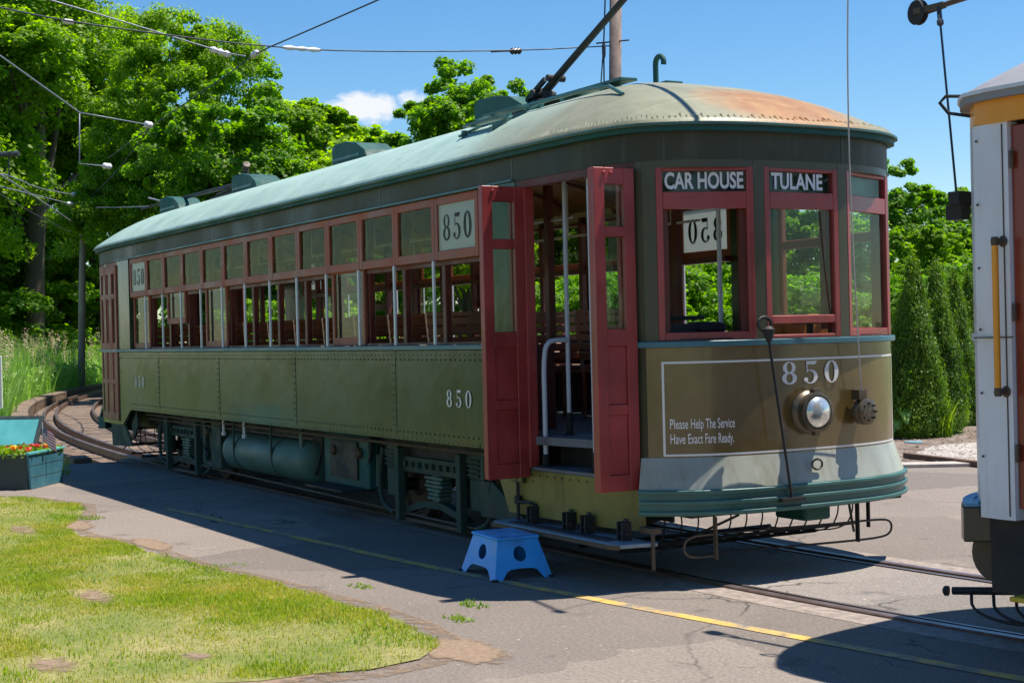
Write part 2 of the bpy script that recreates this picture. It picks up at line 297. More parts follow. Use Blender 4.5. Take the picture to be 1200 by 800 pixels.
# ------------------------------------------------------------------ mesh helpers
class MB:
    def __init__(s): s.v = []; s.f = []
    def add(s, vs, fs):
        o = len(s.v); s.v += [tuple(v) for v in vs]; s.f += [tuple(i + o for i in f) for f in fs]; return s
    def box(s, x0, x1, y0, y1, z0, z1):
        x0, x1 = sorted((x0, x1)); y0, y1 = sorted((y0, y1)); z0, z1 = sorted((z0, z1))
        return s.add([(x0, y0, z0), (x1, y0, z0), (x1, y1, z0), (x0, y1, z0), (x0, y0, z1), (x1, y0, z1), (x1, y1, z1), (x0, y1, z1)],
                     [(0, 3, 2, 1), (4, 5, 6, 7), (0, 1, 5, 4), (1, 2, 6, 5), (2, 3, 7, 6), (3, 0, 4, 7)])
    def bar(s, a, b, w, h, up=(0, 0, 1)):            # box section from a to b
        a, b = Vector(a), Vector(b); d = (b - a).normalized(); u = Vector(up)
        if abs(d.dot(u)) > .95: u = Vector((0, 1, 0))
        r = d.cross(u).normalized(); u = r.cross(d)
        q = []
        for p in (a, b):
            for (i, j) in ((-1, -1), (1, -1), (1, 1), (-1, 1)): q.append(p + r * (i * w / 2) + u * (j * h / 2))
        return s.add(q, [(3, 2, 1, 0), (4, 5, 6, 7), (0, 1, 5, 4), (1, 2, 6, 5), (2, 3, 7, 6), (3, 0, 4, 7)])
    def tube(s, pts, r, n=8, caps=True):
        pts = [Vector(p) for p in pts]; rr = r if isinstance(r, (list, tuple)) else [r] * len(pts)
        vs = []; fs = []; prev = None
        for i, p in enumerate(pts):
            d = (pts[min(i + 1, len(pts) - 1)] - pts[max(i - 1, 0)])
            d = d.normalized() if d.length > 1e-9 else Vector((0, 0, 1))
            if prev is None:
                u = Vector((0, 0, 1)) if abs(d.z) < .9 else Vector((1, 0, 0)); a = d.cross(u).normalized()
            else:
                a = prev - d * prev.dot(d); a = a.normalized() if a.length > 1e-6 else prev
            prev = a; b = d.cross(a)
            for k in range(n):
                t = 2 * PI * k / n; vs.append(p + (a * math.cos(t) + b * math.sin(t)) * rr[i])
        for i in range(len(pts) - 1):
            for k in range(n): fs.append((i * n + k, i * n + (k + 1) % n, (i + 1) * n + (k + 1) % n, (i + 1) * n + k))
        if caps: fs.append(tuple(range(n))[::-1]); fs.append(tuple(range((len(pts) - 1) * n, len(pts) * n)))
        return s.add(vs, fs)
    def cyl(s, a, b, r, n=20): return s.tube([a, b], r, n)
    def prism(s, pts, axis, a, b):                   # polygon pts (2D) extruded along axis between a and b
        def P(p, t): return {'x': (t, p[0], p[1]), 'y': (p[0], t, p[1]), 'z': (p[0], p[1], t)}[axis]
        n = len(pts); vs = [P(p, a) for p in pts] + [P(p, b) for p in pts]
        return s.add(vs, [tuple(range(n))[::-1], tuple(range(n, 2 * n))] + [(i, (i + 1) % n, n + (i + 1) % n, n + i) for i in range(n)])
    def lathe(s, c, axis, prof, n=28):               # prof: list of (r, t) along axis from c
        c = Vector(c); d = Vector(axis).normalized(); u = Vector((0, 0, 1)) if abs(d.z) < .9 else Vector((1, 0, 0)); a = d.cross(u).normalized(); b = d.cross(a)
        vs = []
        for r, t in prof:
            for k in range(n): th = 2 * PI * k / n; vs.append(c + d * t + (a * math.cos(th) + b * math.sin(th)) * r)
        m = len(prof); fs = [(i * n + k, i * n + (k + 1) % n, (i + 1) * n + (k + 1) % n, (i + 1) * n + k) for i in range(m - 1) for k in range(n)]
        fs.append(tuple(range(n))[::-1]); fs.append(tuple(range((m - 1) * n, m * n)))
        return s.add(vs, fs)
    def wall(s, path, z0, z1, t=.02, off=0, zlean=0):  # thin wall along plan path; outward normal = right-hand of travel * side
        P = offset_path(path, off + zlean); Q = offset_path(path, off); I = offset_path(path, off - t); J = offset_path(path, off - t + zlean)
        n = len(path); vs = [(x, y, z0) for x, y in Q] + [(x, y, z1) for x, y in P] + [(x, y, z0) for x, y in I] + [(x, y, z1) for x, y in J]
        fs = []
        for i in range(n - 1):
            fs += [(i, i + 1, n + i + 1, n + i), (2 * n + i + 1, 2 * n + i, 3 * n + i, 3 * n + i + 1), (n + i, n + i + 1, 3 * n + i + 1, 3 * n + i), (i + 1, i, 2 * n + i, 2 * n + i + 1)]
        fs += [(0, n, 3 * n, 2 * n), (n - 1, 3 * n - 1, 4 * n - 1, 2 * n - 1)]
        return s.add(vs, fs)
    def build(s, name, mat, parent=None, smooth=False, bevel=0, seg=2, loc=None, auto=None):
        me = bpy.data.meshes.new(name); me.from_pydata(s.v, [], s.f); me.validate(); me.update()
        me.materials.append(MT[mat] if isinstance(mat, str) else mat)
        o = bpy.data.objects.new(name, me); COL.objects.link(o)
        if smooth or auto:
            me.polygons.foreach_set('use_smooth', [True] * len(me.polygons))
            if auto:
                me.set_sharp_from_angle(angle=math.radians(auto))
        if bevel:
            b = o.modifiers.new('bevel', 'BEVEL'); b.width = bevel; b.segments = seg; b.limit_method = 'ANGLE'; b.angle_limit = math.radians(40)
        if parent is not None: o.parent = parent
        if loc is not None: o.location = loc
        return o
def offset_path(path, off):
    out = []; n = len(path); closed = n > 2 and math.dist(path[0], path[-1]) < 1e-6
    for i, (x, y) in enumerate(path):
        a = path[i - 1] if i > 0 else (path[-2] if closed else path[0]); b = path[i + 1] if i < n - 1 else (path[1] if closed else path[-1])
        dx, dy = b[0] - a[0], b[1] - a[1]; L = math.hypot(dx, dy) or 1
        out.append((x + dy / L * off, y - dx / L * off))
    return out
def npmesh(name, V, Fq, mat, parent=None, k=4, mats=None, midx=None):
    me = bpy.data.meshes.new(name); V = np.asarray(V, np.float32).reshape(-1, 3); Fq = np.asarray(Fq, np.int32).reshape(-1)
    nf = len(Fq) // k; me.vertices.add(len(V)); me.vertices.foreach_set('co', V.ravel()); me.loops.add(len(Fq)); me.loops.foreach_set('vertex_index', Fq)
    me.polygons.add(nf); me.polygons.foreach_set('loop_start', np.arange(nf, dtype=np.int32) * k); me.polygons.foreach_set('loop_total', np.full(nf, k, np.int32))
    for m in (mats or [mat]): me.materials.append(MT[m])
    if midx is not None: me.polygons.foreach_set('material_index', np.asarray(midx, np.int32))
    me.update(calc_edges=True)
    if name.startswith('tmp'): return me
    o = bpy.data.objects.new(name, me); COL.objects.link(o)
    if parent is not None: o.parent = parent
    return o
def tag(o, label=None, cat=None, group=None, kind=None):
    if label: o['label'] = label
    if cat: o['category'] = cat
    if group: o['group'] = group
    if kind: o['kind'] = kind
    return o
def empty(name, loc=(0, 0, 0), rz=0, label=None, cat=None, group=None):
    o = bpy.data.objects.new(name, None); COL.objects.link(o); o.location = loc; o.rotation_euler = (0, 0, rz); o.empty_display_size = .2
    return tag(o, label, cat, group)
def kids(o): return [c for c in bpy.data.objects if c.parent is o]
def copy_tree(o, parent=None, first=True):
    c = o.copy(); COL.objects.link(c)
    if not first or parent is not None: c.parent = parent
    for ch in kids(o): copy_tree(ch, c, False)
    return c
def arc(cx, cy, r, a0, a1, n=10):
    return [(cx + r * math.cos(a0 + (a1 - a0) * i / n), cy + r * math.sin(a0 + (a1 - a0) * i / n)) for i in range(n + 1)]
def smoothpts(pts, it=2):
    pts = [Vector(p) for p in pts]
    for _ in range(it):
        q = [pts[0]]
        for a, b in zip(pts[:-1], pts[1:]): q += [a * .75 + b * .25, a * .25 + b * .75]
        q.append(pts[-1]); pts = q
    return pts

# ---- lettering: strips for the shaded serif digits, the built-in font for the plain letters
def ell(cx, cy, rx, ry, a0=0, a1=2 * PI, n=36): return [(cx + rx * math.cos(a0 + (a1 - a0) * i / n), cy + ry * math.sin(a0 + (a1 - a0) * i / n)) for i in range(n + 1)]
def digit(ch):
    P = []                                            # strips: (outer, inner)
    if ch == '0': P = [(ell(.33, .5, .32, .5), ell(.33, .5, .135, .45))]; w = .66
    elif ch == '8':
        P = [(ell(.33, .735, .265, .265), ell(.33, .745, .105, .215)), (ell(.33, .27, .31, .27), ell(.33, .27, .13, .205))]; w = .66
    else:
        P = [([(.13, 1.0), (.56, 1.0), (.60, .98)], [(.13, .86), (.50, .84), (.60, .98)]),
             ([(.13, 1.0), (.13, .7), (.13, .50)], [(.175, .86), (.175, .7), (.175, .54)]),
             (ell(.30, .31, .31, .31, math.radians(128), math.radians(-150), 30), [((.27 + .0) + (.22 if False else .17) * math.cos(t), .31 + .262 * math.sin(t)) for t in [math.radians(128 - 278 * i / 30) for i in range(31)]]),
             (ell(.10, .19, .095, .095, 0, 2 * PI, 16), ell(.10, .19, .002, .002, 0, 2 * PI, 16))]; w = .64
    return P, w
def digits_mesh(mb, text, h, mapf, gap=.2, thin=.85):
    ws = [digit(c)[1] for c in text]; tot = sum(ws) + gap * (len(text) - 1); x = -tot / 2; q = 0
    for c in text:
        P, w = digit(c)
        for O, I in P:
            n = len(O); vs = [mapf((x + a) * h * thin, (b - .5) * h, q) for a, b in O] + [mapf((x + a) * h * thin, (b - .5) * h, q) for a, b in I]; q += 1
            mb.add(vs, [(i, i + 1, n + i + 1, n + i) for i in range(n - 1)])
        x += w + gap
def font_mesh(mb, text, size, mapf, sx=1.0, align='CENTER', fat=0.0):
    cu = bpy.data.curves.new('t', 'FONT'); cu.body = text; cu.size = size; cu.align_x = align; cu.align_y = 'CENTER'; cu.fill_mode = 'FRONT'; cu.resolution_u = 4; cu.offset = fat
    o = bpy.data.objects.new('t', cu); COL.objects.link(o); dg = bpy.context.evaluated_depsgraph_get(); dg.update()
    me = o.evaluated_get(dg).to_mesh(); vs = [mapf(v.co.x * sx, v.co.y, 0) for v in me.vertices]; fs = [tuple(p.vertices) for p in me.polygons]
    o.evaluated_get(dg).to_mesh_clear(); bpy.data.objects.remove(o); bpy.data.curves.remove(cu); mb.add(vs, fs)

# ------------------------------------------------------------------ car plan outline
def fx(y): return -.073 * y * y - .1588 * y ** 4
XC = -7.31                                           # mid length
YC = 1.11
SIDE = [(-.33, -1.11), (-.44, -1.165), (-.62, -1.21), (-.9, -1.242), (-1.3, -1.262), (-1.75, -1.27)]
def frontcurve(y0, y1, n=16): return [(fx(y0 + (y1 - y0) * i / n), y0 + (y1 - y0) * i / n) for i in range(n + 1)]
def mirx(p): return (2 * XC - p[0], p[1])
def miry(p): return (p[0], -p[1])
def rev(l): return l[::-1]
# full ring, anticlockwise seen from above (outward normal on the right of travel)
def ring():
    near = rev(SIDE)                                   # x from -1.75 to -.33 at y<0
    fr = frontcurve(-YC, YC, 24)
    far = [miry(p) for p in SIDE]
    r = near + fr[1:] + far[1:]
    back = [mirx(miry(p)) for p in r]                  # rotate 180 degrees about the middle
    full = r + back; full.append(full[0]); return full
RING = ring()

# ================================================================== GROUND
def grid_terrain():
    xs = np.concatenate([np.linspace(-1200, -80, 12), np.linspace(-70, -16, 28), np.linspace(-15.6, 12, 24), np.linspace(20, 1200, 10)])
    ys = np.concatenate([np.linspace(-1200, -30, 8), np.linspace(-26, 40, 60), np.linspace(60, 1500, 10)])
    X, Y = np.meshgrid(xs, ys, indexing='ij')
    def ss(a, b, t): t = np.clip((t - a) / (b - a), 0, 1); return t * t * (3 - 2 * t)
    Z = -.02 - 1.1 * ss(-14.2, -16.2, X) * (1 - ss(-60, -90, X) * .5) + .06 * np.sin(X * .7) * np.cos(Y * .6) * ss(-15, -18, X)
    nx, ny = X.shape; V = np.stack([X, Y, Z], -1).reshape(-1, 3)
    I = np.arange(nx * ny).reshape(nx, ny); F = np.stack([I[:-1, :-1], I[1:, :-1], I[1:, 1:], I[:-1, 1:]], -1).reshape(-1, 4)
    o = npmesh('ground', V, F, 'terrain'); o.data.polygons.foreach_set('use_smooth', [True] * len(o.data.polygons))
    return tag(o, kind='structure')
grid_terrain()
def sheet(name, pts, z, mat, kind='structure'):
    m = MB(); m.add([(x, y, z) for x, y in pts], [tuple(range(len(pts)))]); o = m.build(name, mat); return tag(o, kind=kind)
def wob(pts, amp, step=.25, seed=1, closed=True):
    r = random.Random(seed); out = []; n = len(pts)
    for i in range(n if closed else n - 1):
        a, b = pts[i], pts[(i + 1) % n]; L = math.dist(a, b); k = max(1, int(L / step))
        for j in range(k):
            t = j / k; out.append((a[0] + (b[0] - a[0]) * t + r.uniform(-amp, amp), a[1] + (b[1] - a[1]) * t + r.uniform(-amp, amp)))
    if not closed: out.append(pts[-1])
    return out
BED0, BEDD = (-5.55, 6.1), (.50, .866)
def bedpt(t, o=0): return (BED0[0] + BEDD[0] * t - BEDD[1] * o, BED0[1] + BEDD[1] * t + BEDD[0] * o)
sheet('asphalt_road', [(-14.3, -9), (16, -16), (40, -16), (40, 40), bedpt(30), bedpt(0), bedpt(-1.0), (-13.8, 5.6), (-14.2, 1.2), (-14.0, -1.0)], 0.0, 'asphalt')
sheet('gravel_path', wob([(-6.25, 7.10), (-4.9, 6.93), (-2.2, 9.8), (-5.0, 12.4), (-7.3, 9.9), (-7.55, 8.9), (-6.9, 7.9)], .06, .2, 8), .014, 'gravel')
sheet('mulch_bed', wob([bedpt(-3, 0.02), bedpt(8, 0.02), bedpt(14, 12), bedpt(-6, 12)], .03, .5, 3), .006, 'mulch')
m = MB(); m.bar((-6.35, 7.12, .035), (-4.3, 6.72, .035), .10, .08); tag(m.build('kerb', 'timber', bevel=.01), 'low dark timber edging in front of the pale gravel by the evergreens', 'kerb')
m = MB(); m.bar((*bedpt(-.4, .05), .02), (*bedpt(1.0, -.02), .02), .30, .05); tag(m.build('kerb_slab', 'stone', bevel=.01), 'pale flat stone slab at the edge of the asphalt behind the green car', 'kerb')
# lawn
LAWN = [(-9.55, -3.30), (-8.3, -2.95), (-7.6, -3.12), (-7.0, -3.30), (-6.3, -3.62), (-5.6, -3.60), (-4.9, -3.42), (-4.0, -3.38), (-3.1, -3.33), (-2.3, -3.20), (-1.5, -3.12), (-.7, -3.04), (.0, -3.05), (.55, -3.14), (.85, -3.42), (.92, -3.75), (.78, -4.3), (.5, -4.9), (.1, -5.5), (-.4, -6.6), (-1, -9), (-16, -9), (-13, -5.5), (-10.6, -4.0)]
lawnw = wob(LAWN, .05, .18, 5)
sheet('lawn_soil', wob(LAWN, .04, .2, 9), .008, 'lawnsoil')
def m_crumble():
    m, n, l, b = newmat('crumbling_dirt'); at = n.new('ShaderNodeAttribute'); at.attribute_name = 'fade'
    col = ramp(n, l, noise(n, l, 30, 5, .8), .25, .75, (.15, .095, .06, 1), (.36, .26, .18, 1)); l.new(col, b.inputs['Base Color']); b.inputs['Roughness'].default_value = .95
    s = n.new('ShaderNodeMath'); s.operation = 'ADD'; l.new(at.outputs['Fac'], s.inputs[0]); l.new(noise(n, l, 9, 7, .75), s.inputs[1]); a = ramp(n, l, s.outputs[0], .78, 1.02)
    l.new(a, b.inputs['Alpha']); bump(n, l, b, noise(n, l, 50, 4, .8), .7, .01); return m
MT['crumble'] = m_crumble()
def fadesheet(name, rings, fades, closed=True):
    n_ = len(rings[0]); V = [p for r_ in rings for p in r_]; F = [(i * n_ + j, i * n_ + (j + 1) % n_, (i + 1) * n_ + (j + 1) % n_, (i + 1) * n_ + j) for i in range(len(rings) - 1) for j in range(n_ if closed else n_ - 1)]
    mm = MB(); mm.add(V, F); o = mm.build(name, 'crumble'); at = o.data.attributes.new('fade', 'FLOAT', 'POINT')
    at.data.foreach_set('value', [f for f in fades for _ in range(n_)]); return tag(o, kind='structure')
for i, (cx, cy, rx, ry) in enumerate([(.74, -3.12, .42, .22), (-4.7, -3.24, .5, .14), (-6.6, -3.46, .6, .18), (.55, -4.5, .5, .8)]):
    th = np.linspace(0, 2 * PI, 41)[:-1]; z = .0045 + .0003 * i
    fadesheet('bare_dirt', [[(cx + rx * k * math.cos(t), cy + ry * k * math.sin(t), z) for t in th] for k in (1.25, .8, .4, .02)], [0, .45, .8, .9])
for i, (cx, cy, rx, ry) in enumerate([(.05, -4.38, .16, .10), (-.23, -5.09, .30, .16), (-2.27, -4.34, .45, .16), (-6.4, -3.95, .5, .14)]):
    th = np.linspace(0, 2 * PI, 31)[:-1]; fadesheet('lawn_bare_spot', [[(cx + rx * k * math.cos(t), cy + ry * k * math.sin(t), .0115 + .0004 * i) for t in th] for k in (1.5, .9, .4, .02)], [0, .22, .44, .5])
LP = [p for p in LAWN]; LC = LP + [LP[0]]
vr = [[(x, y, .0036) for x, y in offset_path(LC, o_)] for o_ in (-.16, -.07, .03, .13)]
vr2 = [[(x, y, .0036) for x, y in offset_path(LC, o_)] for o_ in (.13, .07, -.03, -.16)]
fadesheet('dirt_verge', vr, [.40, .36, .26, 0], False); fadesheet('dirt_verge', [[(x, y, .0039) for x, y, z in r_] for r_ in vr2], [.40, .36, .26, 0], False)
def inpoly(px, py, poly):
    c = np.zeros(px.shape, bool); n = len(poly)
    for i in range(n):
        x0, y0 = poly[i]; x1, y1 = poly[(i + 1) % n]
        k = ((y0 > py) != (y1 > py)); xi = (x1 - x0) * (py - y0) / ((y1 - y0) if y1 != y0 else 1e-9) + x0; c ^= k & (px < xi)
    return c
def vnoise(x, y, s, seed):
    r = np.random.default_rng(seed); G = r.random((64, 64)); u = x * s; v = y * s; i = np.floor(u).astype(int); j = np.floor(v).astype(int); a = u - i; b = v - j
    a = a * a * (3 - 2 * a); b = b * b * (3 - 2 * b); g = lambda p, q: G[p % 64, q % 64]
    return (g(i, j) * (1 - a) + g(i + 1, j) * a) * (1 - b) + (g(i, j + 1) * (1 - a) + g(i + 1, j + 1) * a) * b
def blades(name, n, bounds, poly, hmean, width, mat, z=.0, lean=.5, density=None, seed=1, hvar=.5, thick=True):
    r = np.random.default_rng(seed); x = r.uniform(bounds[0], bounds[1], n); y = r.uniform(bounds[2], bounds[3], n)
    k = np.ones(n, bool)
    if poly is not None: k &= inpoly(x, y, poly)
    if density is not None: k &= r.random(n) < density(x, y)
    x, y = x[k], y[k]; n = len(x); h = hmean * (1 - hvar + 2 * hvar * r.random(n)) * (.6 + .8 * vnoise(x, y, 1.7, seed + 5)); a = r.uniform(0, 2 * PI, n); w = width * (.6 + .8 * r.random(n))
    la = r.uniform(0, 2 * PI, n); ll = lean * h * r.random(n)
    dx, dy = np.cos(a) * w / 2, np.sin(a) * w / 2; ox, oy = np.cos(la) * ll, np.sin(la) * ll; zz = np.full(n, z)
    V = np.stack([np.stack([x - dx, y - dy, zz], -1), np.stack([x + dx, y + dy, zz], -1), np.stack([x + dx * .7 + ox * .4, y + dy * .7 + oy * .4, zz + h * .6], -1), np.stack([x - dx * .7 + ox * .4, y - dy * .7 + oy * .4, zz + h * .6], -1), np.stack([x + ox, y + oy, zz + h], -1)], 1).reshape(-1, 3)
    b = np.arange(n) * 5; F = np.stack([b, b + 1, b + 2, b, b + 2, b + 3, b + 3, b + 2, b + 4], -1).reshape(-1)
    return npmesh(name, V, F, mat, k=3)
SPOTS = [(.05, -4.38, .16, .10), (-.23, -5.09, .30, .16), (-2.27, -4.34, .45, .16), (-6.4, -3.95, .5, .14)]
def lawn_density(x, y):
    q = np.ones_like(x)
    for cx, cy, rx, ry in SPOTS: q = np.minimum(q, np.clip(((x - cx) / rx) ** 2 + ((y - cy) / ry) ** 2 - .15, .04, 1))
    return q * lawn_density0(x, y)
def lawn_density0(x, y):
    v = vnoise(x, y, 1.1, 11) * .55 + vnoise(x, y, 3.1, 12) * .3 + vnoise(x, y, 8, 13) * .15
    return np.clip((v - .36) * 3.6, .14, 1)
o = blades('lawn_grass', 480000, (-11, 1.1, -6.6, -2.8), lawnw, .020, .005, 'grass', .008, .9, lawn_density, 3)
tag(o, 'short mown lawn with yellow dry patches at the lower left', 'grass', kind='stuff')
o = blades('lawn_tufts', 60000, (-11, 1.1, -6.6, -2.8), lawnw, .030, .007, 'weed', .008, 1.3, lambda x, y: np.clip((vnoise(x, y, 4.5, 71) * .6 + vnoise(x, y, 1.2, 72) * .4 - .60) * 4, 0, .8), 73)
tag(o, 'clover and coarser tufts dotted through the lawn', 'grass', kind='stuff')
def weedden(x, y): return np.clip((vnoise(x, y, 2.3, 31) - .66) * 3, 0, .6) * (x < .1)
o = blades('verge_grass', 60000, (-10, 1.3, -3.7, -2.7), None, .026, .006, 'weed', .004, 1.0, lambda x, y: np.where(np.abs(y - (-3.22 + .08 * np.sin(x * 2))) < .22, weedden(x, y), 0), 4)
tag(o, 'ragged weeds along the crumbling edge between lawn and asphalt', 'weeds', kind='stuff')
def wedge_clump(name, spots, mat, n, h, w, label, cat, seed, spread=.12, z=0):
    for i, (x, y) in enumerate(spots):
        o = blades(name, n, (x - spread, x + spread, y - spread * .5, y + spread * .5), None, h, w, mat, z, 1.3, None, seed + i)
        tag(o, label[i] if isinstance(label, list) else label, cat, kind=None)
wedge_clump('weed_tuft', [(-.42, -2.42), (-1.55, -2.70), (-.05, -2.72)], 'weed', 60, .022, .010, ['small green weed tuft in the asphalt crack nearest the blue stool', 'flat green weed tuft in the crack left of the dirt patch', 'small weed tuft in the crack right beside the dirt patch'], 'weed', 60)
# painted line beside the track
def ribbon(name, pts, w, z, mat):
    P = smoothpts([(x, y, z) for x, y in pts], 2); P = [(p.x, p.y) for p in P]; A = offset_path(P, w / 2); B = offset_path(P, -w / 2); n = len(P)
    m = MB(); m.add([(x, y, z) for x, y in A] + [(x, y, z) for x, y in B], [(i, i + 1, n + i + 1, n + i) for i in range(n - 1)]); return tag(m.build(name, mat), kind='structure')
ribbon('road_line', [(-7.25, -2.32), (-4.6, -2.10), (-2.58, -1.97), (-1.0, -1.80), (.2, -1.64), (1.14, -1.50), (1.9, -1.38), (2.8, -1.27), (5, -.8)], .095, .004, 'line')

# ================================================================== TRACK
def track_center():
    P = []
    for x in np.linspace(-62, -10, 60):
        P.append((x, (x + 10) ** 2 / 178.0))
    for x in np.linspace(-9, -1, 6): P.append((x, 0))
    for x in np.linspace(-.6, 4.6, 14): P.append((x, .0205 * (x + 1) ** 2))
    x0, y0 = P[-1]; sl = 2 * .0205 * (x0 + 1)
    for k in range(1, 12): P.append((x0 + k * 1.2, y0 + k * 1.2 * sl + .01 * k * k))
    return P
TC = track_center()
def sweep(path, off, prof, mat, name, parent, smooth=False):
    Q = offset_path(path, -off); Nn = [(a[0] - b[0], a[1] - b[1]) for a, b in zip(offset_path(path, -off - 1), Q)]
    m = MB(); k = len(prof); vs = [(q[0] + nn[0] * u, q[1] + nn[1] * u, z) for q, nn in zip(Q, Nn) for u, z in prof]
    n = len(Q); m.add(vs, [(i * k + j, (i + 1) * k + j, (i + 1) * k + (j + 1) % k, i * k + (j + 1) % k) for i in range(n - 1) for j in range(k)] + [tuple(range(k)), tuple(range((n - 1) * k, n * k))[::-1]])
    return m.build(name, mat, parent)
tr = empty('track'); tag(tr, kind='structure')
iA = next(i for i, p in enumerate(TC) if p[0] > -14.6)
REAR, FRONT = TC[:iA + 1], TC[iA:]
railprof = [(-.035, -.12), (-.035, .012), (-.028, .018), (.028, .018), (.035, .012), (.035, -.12)]
for sgn in (-1, 1):
    sweep(TC, sgn * .7525, railprof, 'rail', 'rail', tr)
    # groove and inner guard lip in the paved part
    sweep(FRONT, sgn * .69, [(-.028, .002), (.028, .002), (.028, .0035), (-.028, .0035)], 'rubber', 'flangeway', tr)
    sweep(FRONT, sgn * .645, [(-.014, -.05), (-.014, .010), (.014, .010), (.014, -.05)], 'rail', 'guard_lip', tr)
    sweep(FRONT, sgn * .815, [(-.03, .0015), (.03, .0015), (.03, .0027), (-.03, .0027)], 'ballast', 'rail_joint', tr)
    sweep(REAR, sgn * .46, railprof, 'rail', 'guard_rail', tr)
dust = MT['asphalt'].copy(); dust.name = 'dusty_track_asphalt'; MT['trackbed'] = dust
hsn = dust.node_tree.nodes.new('ShaderNodeHueSaturation'); bs_ = dust.node_tree.nodes['Principled BSDF']; src_ = bs_.inputs['Base Color'].links[0].from_socket; dust.node_tree.links.new(src_, hsn.inputs['Color']); hsn.inputs['Value'].default_value = 1.16; hsn.inputs['Saturation'].default_value = .7; dust.node_tree.links.new(hsn.outputs[0], bs_.inputs['Base Color'])
sweep(FRONT, 0, [(-.62, .0010), (.62, .0010), (.62, .0022), (-.62, .0022)], 'trackbed', 'track_paving', tr)
for sg_ in (-1, 1): sweep(FRONT, sg_ * .93, [(-.085, .0012), (.085, .0012), (.085, .0024), (-.085, .0024)], 'ballast', 'broken_edge', tr)
# timber trestle deck at the rear curve
tb = empty('trestle_bridge', (-14.4, 0, 0), 0, 'curved timber trestle deck carrying the track away behind the green car', 'bridge')
def off(p): return p
def inv(o):
    o.location = (14.4, 0, 0); return o
deck = MB(); acc = 0
cl = [Vector((x, y, 0)) for x, y in REAR]
pos = []; d_acc = 0
for a, b in zip(cl[:-1], cl[1:]):
    L = (b - a).length; t = 0
    while d_acc < L: pos.append((a + (b - a) * (d_acc / L), (b - a).normalized())); d_acc += .42
    d_acc -= L
rr = random.Random(3)
near = [p for p in pos]
near.sort(key=lambda p: -p[0].x)
ntie = 0; rest = MB()
for p, d in near:
    nrm = Vector((-d.y, d.x, 0)); z = -.10 - rr.random() * .012; a = p - nrm * 1.06; b = p + nrm * 1.35
    if ntie < 95:
        mm = MB(); mm.bar((a.x, a.y, z - .07), (b.x, b.y, z - .07), .30, .14); inv(mm.build('tie', 'tie', tb, bevel=.008)); ntie += 1
    else: rest.bar((a.x, a.y, z - .07), (b.x, b.y, z - .07), .30, .14)
if rest.v: tag(inv(rest.build('far_ties', 'tie', tb)), kind='stuff')
inv(sweep(REAR, 0, [(-1.2, -.75), (-1.2, -.26), (1.2, -.26), (1.2, -.75)], 'timber', 'girder', tb))
FARR = [p for p in REAR if p[0] < -20.8]
inv(sweep(FARR, -1.28, [(-.15, -.75), (-.15, .10), (.15, .10), (.15, -.75)], 'timber', 'edge_beam', tb))
inv(sweep(FARR, -1.30, [(-.20, .101), (-.20, .15), (.18, .15), (.18, .101)], 'tie', 'cap_plank', tb))
inv(sweep(REAR, 1.75, [(-.14, -.30), (-.14, -.04), (.14, -.04), (.14, -.30)], 'timber', 'edge_beam', tb))
k = 0
for p, d in near[1:18]:
    nrm = Vector((-d.y, d.x, 0)); a = Vector((p.x, -1.42 + (-14.5 - p.x) * .112, 0)); mm = MB(); mm.box(a.x - .05, a.x + .05, a.y - .04, a.y + .04, -1.3, -.305); inv(mm.build('picket', 'timber', tb))
    k += 1
# widened landing beside the end of the deck
mm = MB(); mm.bar((-21.8, -.60, -.03), (-14.4, -1.42, -.03), .26, .16); inv(mm.build('landing_beam', 'timber', tb, bevel=.02))

# ================================================================== THE GREEN CAR
car = empty('streetcar', (XC, 0, 0), 0, 'olive green streetcar numbered 850 with red folding doors open', 'streetcar')
def cb(mb, name, mat, parent=None, **k):               # build a part of the car; coordinates are world, the car's empty sits at mid length
    o = mb.build(name, mat, parent or car, **k)
    o.location = (-XC, 0, 0) if parent is None or parent is car else (0, 0, 0); return o
def sub(mb, name, mat, parent, **k): return mb.build(name, mat, parent, **k)
ROOFZ = 3.11
def roofring(s, extra=0, z=None):
    sp0, sp1 = XC + 5.35, XC - 5.35; out = []
    for (x, y) in offset_path(RING, .075):
        cx = min(max(x, sp1), sp0); out.append((cx + (x - cx) * s, y * s))
    return out
def loft(rings, cap=True):
    m = MB(); n = len(rings[0]); vs = [p for r in rings for p in r]
    m.add(vs, [(i * n + j, i * n + j + 1, (i + 1) * n + j + 1, (i + 1) * n + j) for i in range(len(rings) - 1) for j in range(n - 1)]); return m
def dense(path, step=.5):
    out = []
    for a, b in zip(path[:-1], path[1:]):
        k = max(1, int(math.dist(a, b) / step)); out += [(a[0] + (b[0] - a[0]) * i / k, a[1] + (b[1] - a[1]) * i / k) for i in range(k)]
    out.append(path[-1]); return out
